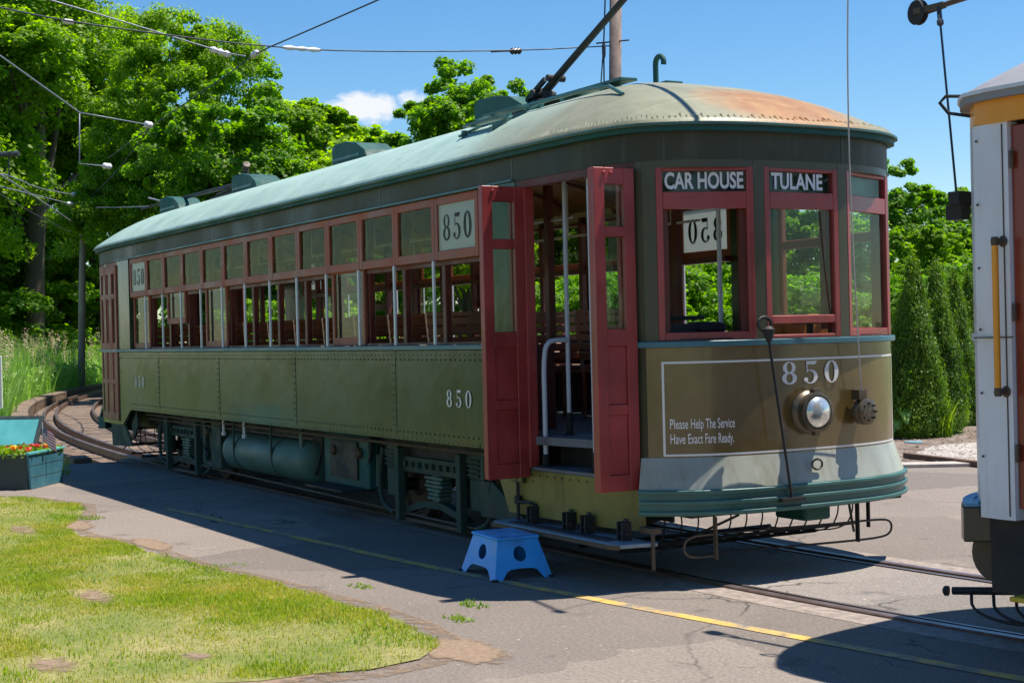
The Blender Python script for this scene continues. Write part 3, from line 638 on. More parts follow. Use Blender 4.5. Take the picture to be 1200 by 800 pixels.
# roof
def zroof(s): return ROOFZ + .53 * (1 - s ** 2.15)
rings = []
for s in [1.0, .992, .975, .95, .91, .86, .8, .72, .62, .5, .36, .2, .05, 0.0]:
    R_ = roofring(s); rings.append([(x, y, (ROOFZ - .03 if s == 1.0 else zroof(s))) for x, y in R_])
roof = cb(loft(rings), 'roof', 'roof', auto=50)
cb(MB().wall(RING, 3.045, 3.085, .05, .055), 'eave_moulding', 'tealdark')
cb(MB().wall(RING, 3.085, 3.10, .07, .082), 'gutter', 'teal')
cb(MB().wall(RING, 2.857, 3.045, .03, .0), 'letterboard', 'letterboard', auto=30)
for e_ in (0, 1): cb(MB().wall([(p if e_ == 0 else (2 * XC - p[0], -p[1])) for p in frontcurve(-YC, YC, 24)], 2.806, 2.8565, .06, -.001), 'window_header', 'post', auto=30)
m = MB()
for i in range(5):                                    # batten seams on the letterboard
    cb(m, 'letterboard_batten', 'post') if m.v else None; m = MB(); x = -1.8 - i * 2.35; m.box(x - .008, x + .008, -1.272, -1.269, 2.862, 3.04)
for y in (-1.0, .38):
    cb(m, 'letterboard_batten', 'post'); m = MB(); x = fx(y); m.box(x - .01, x + .004, y - .008, y + .008, 2.862, 3.04)
cb(m, 'letterboard_batten', 'post')
cb(MB().wall([(-12.86, -1.27), (-1.78, -1.27)], 2.862, 2.876, .02, .022), 'drip_strip', 'beltblue')
# ceiling and inside of the roof
cr = []
for j in range(13):
    t = -1 + j / 6; cr.append([(x, 1.19 * t, 2.86 + .34 * math.sqrt(max(0, 1 - t * t * .97))) for x in np.linspace(-.5, -14.1, 22)])
m = MB(); nn = len(cr[0]); m.add([p for r in cr for p in r], [(i * nn + j, i * nn + j + 1, (i + 1) * nn + j + 1, (i + 1) * nn + j) for i in range(12) for j in range(nn - 1)]); cb(m, 'ceiling', 'ceilingwood', smooth=True)
m = MB()
for i in range(15):
    x = -1.6 - i * .82; m.tube([(x, 1.17 * math.sin(t), 2.835 + .34 * math.cos(t)) for t in np.linspace(-1.5, 1.5, 13)], .022, 6)
cb(m, 'ceiling_rib', 'darkred')
for s in (-1, 1):
    m = MB()
    m.box(-12.8, -1.8, s * 1.2, s * 1.235, 2.80, 2.93); cb(m, 'advert_rail', 'cream')
    m = MB(); m.tube([(-12.6, s * .62, 2.62), (-2.0, s * .62, 2.62)], .012, 6)
    for i in range(7): m.tube([(-2.4 - i * 1.65, s * .62, 2.62), (-2.4 - i * 1.65, s * .62, 3.12)], .009, 6)
    cb(m, 'grab_bar', 'barwhite')
# floor and underframe
FL = .95
inner = offset_path(RING, -.06)
m = MB(); P = [p for p in inner[:-1] if not (p[1] < -.9 and (-1.75 < p[0] < -.30 or -14.3 < p[0] < -12.87))]
m.prism(P, 'z', FL - .06, FL); cb(m, 'floor', 'floor')
m = MB(); m.box(-12.3, -2.3, -.95, .95, .62, .886); m.box(-1.9, -.5, -.8, 1.05, .52, .886); m.box(-14.1, -12.7, -.8, 1.05, .52, .886); cb(m, 'underframe', 'black')
m = MB(); m.box(-14.3, -.25, -.10, .10, .45, .62); cb(m, 'centre_sill', 'black')
# side panels
def side_panel(s):
    pts = [(-12.87, .60), (-12.72, .60), (-12.32, .815), (-2.36, .825), (-1.92, .60), (-1.76, .60), (-1.76, 1.60), (-12.87, 1.60)]
    m = MB(); m.prism(pts, 'y', s * 1.24, s * 1.27); cb(m, 'side_panel', 'green', bevel=.004, seg=1)
    m = MB()
    for x in (-11.0, -8.65, -6.3, -3.95): m.box(x - .035, x + .035, s * 1.269, s * 1.2735, .83, 1.597)
    m.box(-12.3, -2.4, s * 1.269, s * 1.274, .828, .86); m.box(-12.86, -1.77, s * 1.269, s * 1.274, 1.545, 1.575)
    cb(m, 'panel_batten', 'green')
    m = MB(); r = .0075
    def rv(x, z):
        y = s * 1.2738; m.add([(x - r, y, z - r), (x + r, y, z - r), (x + r, y, z + r), (x - r, y, z + r), (x, y + s * .006, z)], [(0, 1, 4), (1, 2, 4), (2, 3, 4), (3, 0, 4)])
    x = -12.28
    while x < -2.4: rv(x, .844); rv(x, .888 if False else .90); x += .085
    x = -12.82
    while x < -1.8: rv(x, 1.56); rv(x, 1.52); x += .085
    for bx_ in (-11.0, -8.65, -6.3, -3.95):
        for k in range(9): rv(bx_ - .02, .95 + k * .065); rv(bx_ + .02, .95 + k * .065)
    for k in range(11): rv(-12.84, .65 + k * .085); rv(-1.80, .65 + k * .085)
    cb(m, 'rivets', 'green')
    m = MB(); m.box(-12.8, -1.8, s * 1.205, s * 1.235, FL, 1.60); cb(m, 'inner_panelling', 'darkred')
    m = MB(); m.box(-12.87, -1.76, s * 1.20, s * 1.30, 1.602, 1.642); cb(m, 'belt_rail', 'beltblue', bevel=.006)
for s in (-1, 1): side_panel(s)
for s in (-1, 1):
    for xc_ in (-2.735, -11.85):
        m = MB(); digits_mesh(m, '850', .142, lambda u, v, q: (xc_ + (u if s < 0 else -u), s * (1.2745 + .0004 * q), 1.207 + v), .42, 1.10); cb(m, 'number', 'whitepaint')
# end posts of the saloon
for s in (-1, 1):
    for x in (-2.365, -12.26):
        m = MB(); a, b = (x, -1.765) if x > -5 else (-12.865, x); m.box(a + .03 * (x > -5), b - .03 * (x < -5), s * 1.20, s * 1.268, 1.643, 2.856); cb(m, 'corner_post', 'green')

# generic framed panel standing on plan points A-B
def pbox(m, A, B, u0, u1, z0, z1, o0, o1):
    d = Vector((B[0] - A[0], B[1] - A[1])).normalized(); n = Vector((d.y, -d.x))
    def P(u, o, z): return (A[0] + d.x * u + n.x * o, A[1] + d.y * u + n.y * o, z)
    vs = [P(u0, o0, z0), P(u1, o0, z0), P(u1, o1, z0), P(u0, o1, z0), P(u0, o0, z1), P(u1, o0, z1), P(u1, o1, z1), P(u0, o1, z1)]
    if (u1 - u0) * (o1 - o0) < 0: vs = [vs[i] for i in (3, 2, 1, 0, 7, 6, 5, 4)]
    m.add(vs, [(0, 1, 2, 3)[::-1][::-1] if False else (3, 2, 1, 0), (4, 5, 6, 7), (0, 1, 5, 4), (1, 2, 6, 5), (2, 3, 7, 6), (3, 0, 4, 7)])
def framed(name, mat, A, B, z0, z1, stile, bands, panes, o0=-.03, o1=0, parent=None, paneglass='glass', bevel=.004, paneoff=None):
    """bands: horizontal rails (za, zb); panes: glazed gaps (za, zb). Stiles are butted by the rails."""
    L = math.dist(A, B); m = MB()
    pbox(m, A, B, 0, stile, z0, z1, o0, o1); pbox(m, A, B, L - stile, L, z0, z1, o0, o1)
    for a, b in bands: pbox(m, A, B, stile, L - stile, a, b, o0 + .002, o1 - .002)
    f = cb(m, name, mat, parent, bevel=bevel, seg=1)
    po = (o0 + o1) / 2 if paneoff is None else paneoff
    for a, b in panes:
        g = MB(); pbox(g, A, B, stile - .006, L - stile + .006, a - .006, b + .006, po - .002, po + .002); sub(g, 'pane', paneglass, f)
    return f
# ---- saloon windows
NW = 13; PITCH = .76
edges = [-12.25] + [-3.127 - PITCH * (11 - i) for i in range(12)] + [-2.367]
closed = {-1: {0, 4, 9}, 1: {1, 5, 10}}
half = {-1: {2: .30}, 1: {3: .42, 7: .38}}
for s in (-1, 1):
    for i in range(NW):
        x0, x1 = edges[i], edges[i + 1]
        y = s * 1.262
        A, B = ((x0 + .002, y), (x1 - .002, y)) if s < 0 else ((x1 - .002, y), (x0 + .002, y))
        num = i in (0, NW - 1)
        w = framed('window', 'brick', A, B, 2.338, 2.855, .055, [(2.79, 2.855), (2.338, 2.415)], [(2.415, 2.79)], -.035, 0, paneglass='paleglass' if num else 'glassdark')
        if num:
            g = MB(); cxm = (x0 + x1) / 2
            digits_mesh(g, '850', .215, lambda u, v, q, s=s, cxm=cxm: (cxm + (u if s < 0 else -u), s * (1.2475 + .0004 * q), 2.60 + v), .24, .95)
            digits_mesh(g, '850', .215, lambda u, v, q, s=s, cxm=cxm: (cxm + (u if s < 0 else -u), s * (1.2415 - .0004 * q), 2.60 + v), .24, .95)
            sub(g, 'number', 'blackink', w)
        # lower sash: down (closed), part open, or raised behind the upper light
        zb = None
        if i in closed[s]: zb = 1.648
        elif i in half[s]: zb = 1.648 + half[s][i]
        if zb is not None:
            zt = zb + .72
            A2 = (A[0], s * 1.222); B2 = (B[0], s * 1.222)
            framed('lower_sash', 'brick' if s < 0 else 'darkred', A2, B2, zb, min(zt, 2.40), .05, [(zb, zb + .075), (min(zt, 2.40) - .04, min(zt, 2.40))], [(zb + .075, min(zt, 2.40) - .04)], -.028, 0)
# bars and inner posts
barm = MB().box(-.0155, .0155, -.010, .010, 1.643, 2.336); postm = MB().box(-.032, .032, -.03, .03, FL, 2.86)
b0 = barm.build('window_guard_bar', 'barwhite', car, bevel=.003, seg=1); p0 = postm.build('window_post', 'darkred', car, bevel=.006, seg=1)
for s in (-1, 1):
    for i in range(12):
        x = -3.127 - PITCH * i
        for o, y in ((b0, s * 1.275), (p0, s * 1.155)):
            c = o if (s == -1 and i == 0) else o.copy()
            if c is not o: COL.objects.link(c)
            c.location = (x - XC, y, 0)
m = MB()
for s in (-1, 1):
    m.box(-12.24, -2.37, s * 1.10, s * 1.21, 1.645, 1.665)
cb(m, 'window_sill', 'darkred')
# mullions outside between upper sashes are the sash stiles; inner headers
for s in (-1, 1):
    m = MB(); m.box(-12.3, -2.3, s * 1.11, s * 1.20, 2.30, 2.345); m.box(-12.3, -2.3, s * 1.11, s * 1.20, 2.78, 2.80); cb(m, 'inner_header', 'darkred')

# ---- ends: the same set of parts front and rear (rear = turned half round)
def T(p, e):                                           # plan point for end e
    return p if e == 0 else (2 * XC - p[0], -p[1])
def TP(path, e): return [T(p, e) for p in path]
for e in (0, 1):
    fc = TP(frontcurve(-YC, YC, 30), e)
    # dash, corner sides, apron, bumper
    cb(MB().wall(fc, .862, 1.60, .03, 0), 'dash_panel', 'dash', auto=30)
    farside = TP([miry(p) for p in SIDE], e)
    cb(MB().wall(farside, .60, 1.60, .03, 0), 'corner_panel', 'green', auto=30)
    cb(MB().wall(TP([(-.40, -1.135)], e) + fc + TP([miry(p) for p in SIDE[1:4]], e), 1.602, 1.642, .07, .03), 'belt_rail', 'beltblue', auto=30, bevel=.005)
    cb(MB().wall(TP([miry(p) for p in SIDE[3:]], e), 1.602, 1.642, .07, .0295), 'belt_rail', 'beltblue')
    ap = TP([(-.37, -1.14)], e) + fc + TP([(-.37, 1.14)], e)
    cb(MB().wall(ap, .655, .862, .02, .070, -.067), 'apron', 'apron', auto=30)
    m = MB(); m.wall(ap, .478, .655, .10, .076); cb(m, 'bumper', 'teal', auto=30)
    for z in (.486, .556, .626):
        m = MB(); m.wall(ap, z, z + .026, .03, .098); cb(m, 'bumper_rib', 'teal', auto=30, bevel=.006)
    # white lining
    def lin(y): x = fx(y); dx = -.146 * y - .6352 * y ** 3; n = math.hypot(1, dx); return (x + .0025 / n, y - dx * .0025 / n)
    ys = np.linspace(-1.035, 1.035, 40)
    m = MB()
    for za, zb in ((1.492, 1.506), (.872, .886)):
        ln = TP([lin(y) for y in ys], e); n_ = len(ln); m.add([(x, y, za) for x, y in ln] + [(x, y, zb) for x, y in ln], [(i, i + 1, n_ + i + 1, n_ + i) for i in range(n_ - 1)])
    for y0 in (-1.035, 1.023):
        ln = TP([lin(y0), lin(y0 + .012)], e); m.add([(*ln[0], .886), (*ln[1], .886), (*ln[1], 1.492), (*ln[0], 1.492)], [(0, 1, 2, 3)])
    cb(m, 'lining', 'whitepaint')
    def cur(u, v, yc, zc, q, offs=.004):
        y = yc + u; x = fx(y); dx = -.146 * y - .6352 * y ** 3; n = math.hypot(1, dx); o_ = offs + .0004 * q
        p = T((x + o_ / n, y - dx * o_ / n), e); return (p[0], p[1], zc + v)
    m = MB(); digits_mesh(m, '850', .155, lambda u, v, q: cur(u, v, .035, 1.405, q), .26, 1.34); cb(m, 'number', 'whitepaint')
    m = MB()
    font_mesh(m, 'Please Help The Service', .094, lambda u, v, q: cur(u, v, -1.0, 1.085, 0), .44, 'LEFT', .0008)
    font_mesh(m, 'Have Exact Fare Ready.', .094, lambda u, v, q: cur(u, v, -1.0, .985, 0), .44, 'LEFT', .0008)
    cb(m, 'lettering', 'whitepaint')
    # posts
    for y0, y1 in ((-1.11, -1.045), (-.415, -.330), (.330, .415), (1.045, 1.11)):
        m = MB(); m.wall(TP(frontcurve(y0, y1, 4), e), 1.643, 2.856, .07, .0008); cb(m, 'front_post', 'post', auto=30)
        m = MB(); pa = offset_path(TP(frontcurve(y0, y1, 4), e), -.072); m.wall(pa, 1.60, 2.86, .03, 0); cb(m, 'inner_post', 'darkred')
    m = MB(); m.wall(offset_path(TP(frontcurve(-1.05, 1.05, 20), e), -.06), FL, 1.60, .02, 0); cb(m, 'inner_dash', 'wood')
    m = MB(); m.wall(offset_path(TP(frontcurve(-1.05, 1.05, 20), e), -.035), 1.643, 1.66, .08, 0); cb(m, 'window_ledge', 'darkred')
    # destination windows
    for wi, (y0, y1, txt) in enumerate([(-1.043, -.417, 'CAR HOUSE'), (-.328, .328, 'TULANE'), (.417, 1.043, None)]):
        A, B = T((fx(y0), y0), e), T((fx(y1), y1), e); L = math.dist(A, B); st = .045
        zlow = 1.645 if wi != 1 else 1.745
        zr = (zlow, zlow + .055)
        panes = [(2.645, 2.785)]
        if wi > 0: panes.append((zr[1], 2.53))
        w = framed('window', 'red', A, B, 1.645, 2.815, st, [(2.785, 2.815), (2.53, 2.645), zr] + ([(1.645, 1.67)] if wi == 1 else []), panes, -.045, .004)
        for ja in (st, L - st - .045): jm = MB(); pbox(jm, A, B, ja, ja + .045, 1.70, 2.53, -.10, -.047); sub(jm, 'jamb', 'darkred', w)
        sg = MB(); pbox(sg, A, B, st + .002, L - st - .002, 2.648, 2.782, -.075, -.05); sub(sg, 'sign_roll', 'signblack', w)
        if txt:
            d = Vector((B[0] - A[0], B[1] - A[1])).normalized(); nrm = Vector((d.y, -d.x)); f_ = MB()
            cu_ = L / 2 - (.025 if wi == 1 else 0)
            font_mesh(f_, txt, .152, lambda u, v, q: (A[0] + d.x * (u + cu_) - nrm.x * .014, A[1] + d.y * (u + cu_) - nrm.y * .014, 2.714 + v), .66 if wi == 0 else .80, 'CENTER', .0045)
            sub(f_, 'lettering', 'whitepaint', w)
    # vestibule windows on the far side
    for A0, B0 in (((-.46, 1.172), (-1.06, 1.252)), ((-1.12, 1.253), (-1.74, 1.266))):
        A, B = T(A0, e), T(B0, e)
        framed('window', 'brick', A, B, 1.643, 2.856, .06, [(2.79, 2.856), (2.36, 2.43), (1.643, 1.71)], [(2.43, 2.79), (1.71, 2.36)], -.045, 0)
    m = MB(); m.wall(TP([(-.33, 1.11), (-.45, 1.168)], e), 1.643, 2.856, .06, 0); m.wall(TP([(-1.065, 1.253), (-1.115, 1.256)], e), 1.643, 2.856, .06, 0); cb(m, 'corner_post', 'green')
    # step well, olive skirt below the doors
    well = TP([(-1.93, -1.235), (-1.3, -1.225), (-.9, -1.20), (-.6, -1.165), (-.40, -1.11)], e)
    pth = well if e == 0 else well
    cb(MB().wall(pth, .36, .70, .02, -.0), 'step_well_skirt', 'yellowolive' if e == 0 else 'green', auto=30)
    m = MB(); r = .009
    for x in np.arange(-1.86, -.62, .10):
        yy = np.interp(x, [p[0] for p in [(-1.93, -1.235), (-1.3, -1.225), (-.9, -1.20), (-.6, -1.165)]], [-1.235, -1.225, -1.20, -1.165]) - .001
        for z in ((.665, .62) if x < -1.6 else (.665,)):
            q = [(x - r, yy, z - r), (x + r, yy, z - r), (x + r, yy, z + r), (x - r, yy, z + r), (x, yy - .008, z)]
            q = [(*T((a, b), e), c) for a, b, c in q]; m.add(q, [(0, 1, 4), (1, 2, 4), (2, 3, 4), (3, 0, 4)])
    cb(m, 'rivets', 'iron')
    def bx(m, x0, x1, y0, y1, z0, z1):
        (a, b), (c, d) = T((x0, y0), e), T((x1, y1), e); return m.box(a, c, b, d, z0, z1)
    m = MB(); P = [T(p, e) for p in [(-1.72, -1.225), (-1.3, -1.215), (-.9, -1.19), (-.6, -1.155), (-.40, -1.10), (-.40, -.86), (-1.72, -.86)]]; m.prism(P, 'z', .702, .725); cb(m, 'step_floor', 'floor')
    m = MB(); bx(m, -1.74, -.40, -.935, -.905, .725, FL + .0005); cb(m, 'riser', 'black')
    m = MB(); bx(m, -1.76, -.38, -.938, -.87, FL + .002, FL + .007); cb(m, 'step_nosing', 'floor')
    m = MB(); bx(m, -1.95, -.42, -.86, -.84, .4, .70); cb(m, 'step_well_back', 'black')
    # door header and inner door posts
    cb(MB().wall(TP(rev(SIDE), e)[0:], 2.80, 2.856, .05, -.005), 'door_header', 'darkred')
    if e == 0:
        m = MB(); bx(m, -1.755, -1.66, -1.25, -1.17, .72, 2.80); cb(m, 'door_post', 'red', bevel=.005)
        m = MB(); bx(m, -.435, -.37, -1.115, -1.04, .72, 2.80); cb(m, 'door_post', 'red', bevel=.005)
        m = MB(); bx(m, -1.77, -1.757, -1.268, -1.21, .60, 2.856); cb(m, 'corner_post', 'green')
# the front corner post continues down beside the doorway
cb(MB().wall([(-.44, -1.150), (-.37, -1.125), (-.33, -1.11)], .66, 2.856, .045, 0.001), 'corner_post', 'post')

# ---- folding door leaves
def leaf(A, B, mat, z0=.65, z1=2.81, hw=True):
    L = math.dist(A, B); st = .085 if L < .45 else .09
    m = MB(); o0, o1 = -.020, .020
    pbox(m, A, B, 0, st, z0, z1, o0, o1); pbox(m, A, B, L - st, L, z0, z1, o0, o1)
    for a, b in ((2.70, z1), (2.35, 2.42), (1.62, 1.735), (1.16, 1.23), (z0, .76)): pbox(m, A, B, st, L - st, a, b, o0 + .002, o1 - .002)
    for a, b in ((1.23, 1.62), (.76, 1.16)): pbox(m, A, B, st, L - st, a, b, -.006, .006)
    f = cb(m, 'door_leaf', mat, bevel=.004, seg=1)
    for a, b in ((2.42, 2.70), (1.735, 2.35)):
        g = MB(); pbox(g, A, B, st - .005, L - st + .005, a - .005, b + .005, -.002, .002); sub(g, 'pane', 'glass', f)
    if hw:
        h = MB()
        for u in (L * .25, L * .42):
            for z in (2.775,):
                d = Vector((B[0] - A[0], B[1] - A[1])).normalized(); n = Vector((d.y, -d.x)); c = (A[0] + d.x * u + n.x * .02, A[1] + d.y * u + n.y * .02, z); h.lathe(c, (n.x, n.y, 0), [(.014, 0), (.014, .006), (.006, .010)], 10)
        sub(h, 'bolt', 'reddoor', f)
    return f
# direction of travel chosen so the outward normal (right of travel) faces the front (+x)
leaf((-1.695, -1.600), (-1.695, -1.245), 'reddoor'); leaf((-1.752, -1.245), (-1.745, -1.585), 'reddoor', hw=False)
leaf((-.385, -1.475), (-.385, -1.150), 'reddoor'); leaf((-.440, -1.155), (-.436, -1.465), 'reddoor', hw=False)
# rear doors, shut
rd = [mirx(p) for p in [(-.40, -1.125), (-.72, -1.215), (-1.05, -1.245), (-1.40, -1.262), (-1.74, -1.268)]]
for a, b in zip(rd[:-1], rd[1:]): leaf(a, b, 'brick', hw=False)
# step board
m = MB(); m.prism([(-2.02, -1.14), (-1.98, -1.40), (-1.92, -1.43), (-.34, -1.43), (-.26, -1.40), (-.20, -1.14)], 'z', .285, .312); sb = cb(m, 'step_board', 'stepgrey', bevel=.006)
m = MB(); m.box(-1.80, -.46, -1.375, -1.27, .3135, .318); sub(m, 'tread', 'tread', sb)
m = MB(); m.prism([(-1.985, -1.403), (-1.92, -1.436), (-.34, -1.436), (-.255, -1.403), (-.255, -1.413), (-.34, -1.448), (-1.925, -1.448), (-1.99, -1.415)], 'z', .278, .306); sub(m, 'edge_angle', 'iron', sb)
for x in (-1.62, -1.12, -.88, -.42):
    m = MB(); m.box(x - .035, x - .02, -1.30, -1.22, .315, .44); m.box(x + .02, x + .035, -1.30, -1.22, .315, .44); m.box(x - .02, x + .02, -1.25, -1.232, .33, .46); m.cyl((x - .05, -1.27, .36), (x + .05, -1.27, .36), .018, 10)
    cb(m, 'step_hinge', 'black', bevel=.003, seg=1)
m = MB(); m.cyl((-1.84, -1.26, .32), (-1.84, -1.26, .70), .014, 8); m.cyl((-1.84, -1.26, .44), (-1.84, -1.26, .50), .03, 10); m.tube([(-1.84, -1.27, .46), (-1.62, -1.27, .46)], .012, 8); cb(m, 'step_link', 'black')
m = MB(); m.bar((-.20, -1.18, .40), (-.20, -1.18, .13), .024, .020); m.box(-.33, -.18, -1.20, -1.12, .37, .41); cb(m, 'step_bracket', 'iron', bevel=.005)
# handrails in the doorway
def pipe(pts, r, name, mat='pipe', it=2, sleeve=None):
    m = MB(); m.tube(smoothpts(pts, it) if it else pts, r, 12); o = cb(m, name, mat, auto=50)
    if sleeve:
        k = MB(); k.cyl(sleeve[0], sleeve[1], r * 1.45, 12); k.lathe(sleeve[0], (0, 0, 1), [(r * 2.6, 0), (r * 2.6, .012), (r * 1.2, .02)], 14); sub(k, 'socket', 'rubber', o)
    return o
pipe([(-1.60, -1.15, .73), (-1.60, -1.15, 1.30), (-1.60, -1.15, 1.50), (-1.59, -1.13, 1.655), (-1.57, -1.03, 1.665), (-1.575, -.96, 1.665)], .019, 'handrail', sleeve=((-1.60, -1.15, .727), (-1.60, -1.15, .82)))
pipe([(-1.58, -.95, FL), (-1.58, -.95, 2.86)], .017, 'handrail', it=0, sleeve=((-1.58, -.95, FL), (-1.58, -.95, 1.12)))
pipe([(-.915, -1.15, .73), (-.925, -1.15, 2.80)], .020, 'handrail', it=0, sleeve=((-.915, -1.15, .727), (-.915, -1.15, .87)))
pipe([(-1.2, .55, FL), (-1.2, .55, 2.95)], .017, 'handrail', it=0)
pipe([(-.75, -.15, FL), (-.75, -.15, 3.0)], .017, 'handrail', it=0)
# driver's controller and brake stand
m = MB(); m.lathe((-.42, -.55, FL), (0, 0, 1), [(.13, 0), (.13, .74), (.15, .76), (.15, .80), (.10, .82)], 18); m.bar((-.42, -.55, 1.80), (-.62, -.75, 1.80), .04, .03); m.bar((-.62, -.75, 1.74), (-.62, -.75, 1.84), .03, .03)
m.box(-.56, -.30, -.98, -.70, 1.50, 1.76); cb(m, 'controller', 'rubber', bevel=.006)
m = MB(); m.cyl((-.30, .30, FL), (-.30, .30, 1.75), .025, 10); m.tube([(-.30 + .12 * math.cos(t), .30 + .12 * math.sin(t), 1.75) for t in np.linspace(0, 2 * PI, 20)], .012, 6); cb(m, 'brake_stand', 'iron')
m = MB(); m.box(-.95, -.55, .30, 1.05, 1.30, 1.36); m.box(-1.0, -.95, .30, 1.05, FL, 1.82); cb(m, 'bench', 'amberwood', bevel=.01)
# seats
def seat_mb(s):
    m = MB(); y0, y1 = s * 1.16, s * .34
    m.box(-.21, .23, y0, y1, 1.36, 1.41)
    for k in range(5):
        z0_ = 1.47 + k * .085; x0_ = -.24 - k * .018; m.box(x0_ - .012, x0_ + .012, y0, y1, z0_, z0_ + .065)
    for y in (y0 * .985, y1 * 1.06):
        m.bar((-.22, y, FL), (-.22, y, 1.36), .03, .03); m.bar((.2, y, FL), (.2, y, 1.36), .03, .03); m.bar((-.23, y, 1.36), (-.335, y, 1.90), .03, .03)
    m.box(-.345, -.31, y0, y1, 1.885, 1.925)
    return m
for s in (-1, 1):
    first = None
    for i in range(12):
        x = -3.2 - .76 * i
        if first is None: first = seat_mb(s).build('seat', 'wood', car, bevel=.004, seg=1); o = first
        else: o = first.copy(); COL.objects.link(o)
        o.location = (x - XC, 0, 0)
# far bulkheads between saloon and vestibule (door posts only)
for x in (-2.34, -12.28):
    for s in (-1, 1):
        m = MB(); m.box(x - .03, x + .03, s * 1.20, s * .62, FL, 1.62); m.box(x - .029, x + .029, s * .66, s * .60, 1.62, 2.9); cb(m, 'bulkhead', 'darkred')

# ---- front equipment
m = MB(); HY, HZ = 0.0, 1.135; hx = fx(HY)
m.lathe((hx, HY, HZ), (1, 0, 0), [(.150, 0), (.155, .015), (.150, .03), (.132, .05), (.132, .085), (.140, .09), (.140, .11), (.116, .115), (.112, .10)], 30)
m.box(hx + .06, hx + .11, -.03, .03, HZ + .128, HZ + .158); m.box(hx + .06, hx + .10, -.02, .02, HZ - .16, HZ - .130)
hl = cb(m, 'headlight', 'lamprim', auto=40)
m = MB(); m.lathe((hx + .098, HY, HZ), (1, 0, 0), [(.113, 0), (.104, .022), (.08, .045), (.04, .060), (.004, .065)], 28); sub(m, 'lens', 'lensglass', hl, smooth=True)
m = MB(); m.lathe((hx + .02, HY, HZ), (1, 0, 0), [(.02, 0), (.06, .02), (.09, .05), (.10, .075)], 28); sub(m, 'reflector', 'chrome', hl, smooth=True)
ry = .455; rx = fx(ry)
m = MB(); m.lathe((rx, ry, 1.115), (1, .15, 0), [(.05, 0), (.05, .04), (.088, .045), (.092, .07), (.082, .09), (.092, .095), (.092, .115), (.07, .125), (.03, .13)], 26)
for k in range(8): t = k * PI / 4; m.box(rx + .10, rx + .142, ry + .015 + .06 * math.cos(t) - .007, ry + .015 + .06 * math.cos(t) + .007, 1.115 + .06 * math.sin(t) - .007, 1.115 + .06 * math.sin(t) + .007)
m.box(rx + .02, rx + .10, ry - .05, ry + .02, 1.20, 1.27); ret = cb(m, 'rope_retriever', 'lamprim', auto=40)
m = MB(); m.tube(smoothpts([(rx + .08, ry - .01, 1.24), (.12, .35, 2.0), (.14, .30, 3.0), (.25, .22, 4.0), (.50, .10, 5.3), (.60, .05, 5.62)], 2), .0055, 6); cb(m, 'trolley_rope', 'ropec')
# loose coupler bar leaning on the dash
m = MB(); m.tube([(.085, -.405, 1.70), (.10, -.24, .57)], .010, 8); m.tube([(.055, -.405 + .055 * math.cos(t), 1.745 + .045 * math.sin(t)) for t in np.linspace(0, 2 * PI, 18)], .012, 6, caps=False); m.lathe((.085, -.395, 1.62), (0, 0, 1), [(.014, 0), (.035, .05), (.04, .09), (.014, .11)], 12)
m.box(.075, .125, -.34, -.14, .545, .57); cb(m, 'gate_lever', 'black')
# small plate on apron
m = MB(); m.prism([(.12 + .03 * math.cos(t), .70 + .05 * math.sin(t)) for t in np.linspace(0, 2 * PI, 16)[:-1]], 'z', .74, .742)
m = MB(); m.tube([(.065, .02 + .045 * math.cos(t), .775 + .035 * math.sin(t)) for t in np.linspace(0, 2 * PI, 16)], .008, 6); cb(m, 'apron_eye', 'iron')
for e in (0, 1):
    def tb_(pts): return [(*T((p[0], p[1]), e), p[2]) for p in pts]
    # gate frame hung below the bumper
    m = MB(); loop = [(-.10, -.74, .345), (-.10, -.93, .345), (-.10, -1.00, .31), (-.10, -1.00, .235), (-.10, -.93, .20), (-.10, -.74, .20)]
    m.tube(smoothpts(tb_(loop), 2), .008, 8); m.bar(tb_([(-.10, -.74, .46)])[0], tb_([(-.10, -.74, .175)])[0], .035, .012); cb(m, 'fender_gate_arm', 'iron')
    m = MB(); loop = [(-.20, -.72, .335), (-.10, .30, .325), (-.10, .76, .325), (-.10, .85, .30), (-.10, .85, .225), (-.10, .76, .19), (-.10, .30, .195), (-.20, -.72, .20)]
    m.tube(smoothpts(tb_(loop), 2), .008, 8)
    m.bar(tb_([(-.10, .525, .47)])[0], tb_([(-.10, .525, .18)])[0], .035, .012); m.bar(tb_([(-.22, .74, .47)])[0], tb_([(-.22, .74, .255)])[0], .03, .012); cb(m, 'fender_gate', 'black')
    # life-guard basket
    m = MB()
    for k in range(13):
        y = -.86 + k * .143; m.tube(smoothpts(tb_([(-1.55, y, .12), (-1.0, y, .14), (-.60, y, .20), (-.50, y, .34), (-.52, y, .46)]), 2), .006, 6)
    for (x, z, r) in ((-1.55, .12, .016), (-1.0, .135, .013), (-.56, .24, .013)): m.tube(tb_([(x, -.92, z), (x, .92, z)]), r, 8)
    for y in (-.90, .90): m.tube(tb_([(-.15, y * .55, .45), (-.55, y, .18)]), .010, 6)
    cb(m, 'life_guard', 'black')
    m = MB(); (a, b), (c, d) = T((-.45, .06), e), T((-.12, .30), e); m.box(a, c, b, d, .36, .47); cb(m, 'coupler_pocket', 'tealdark', bevel=.02)
    m = MB(); (a, b), (c, d) = T((-.7, -.9), e), T((-.15, 1.0), e); m.box(a, c, b, d, .455, .50); cb(m, 'buffer_beam', 'black')
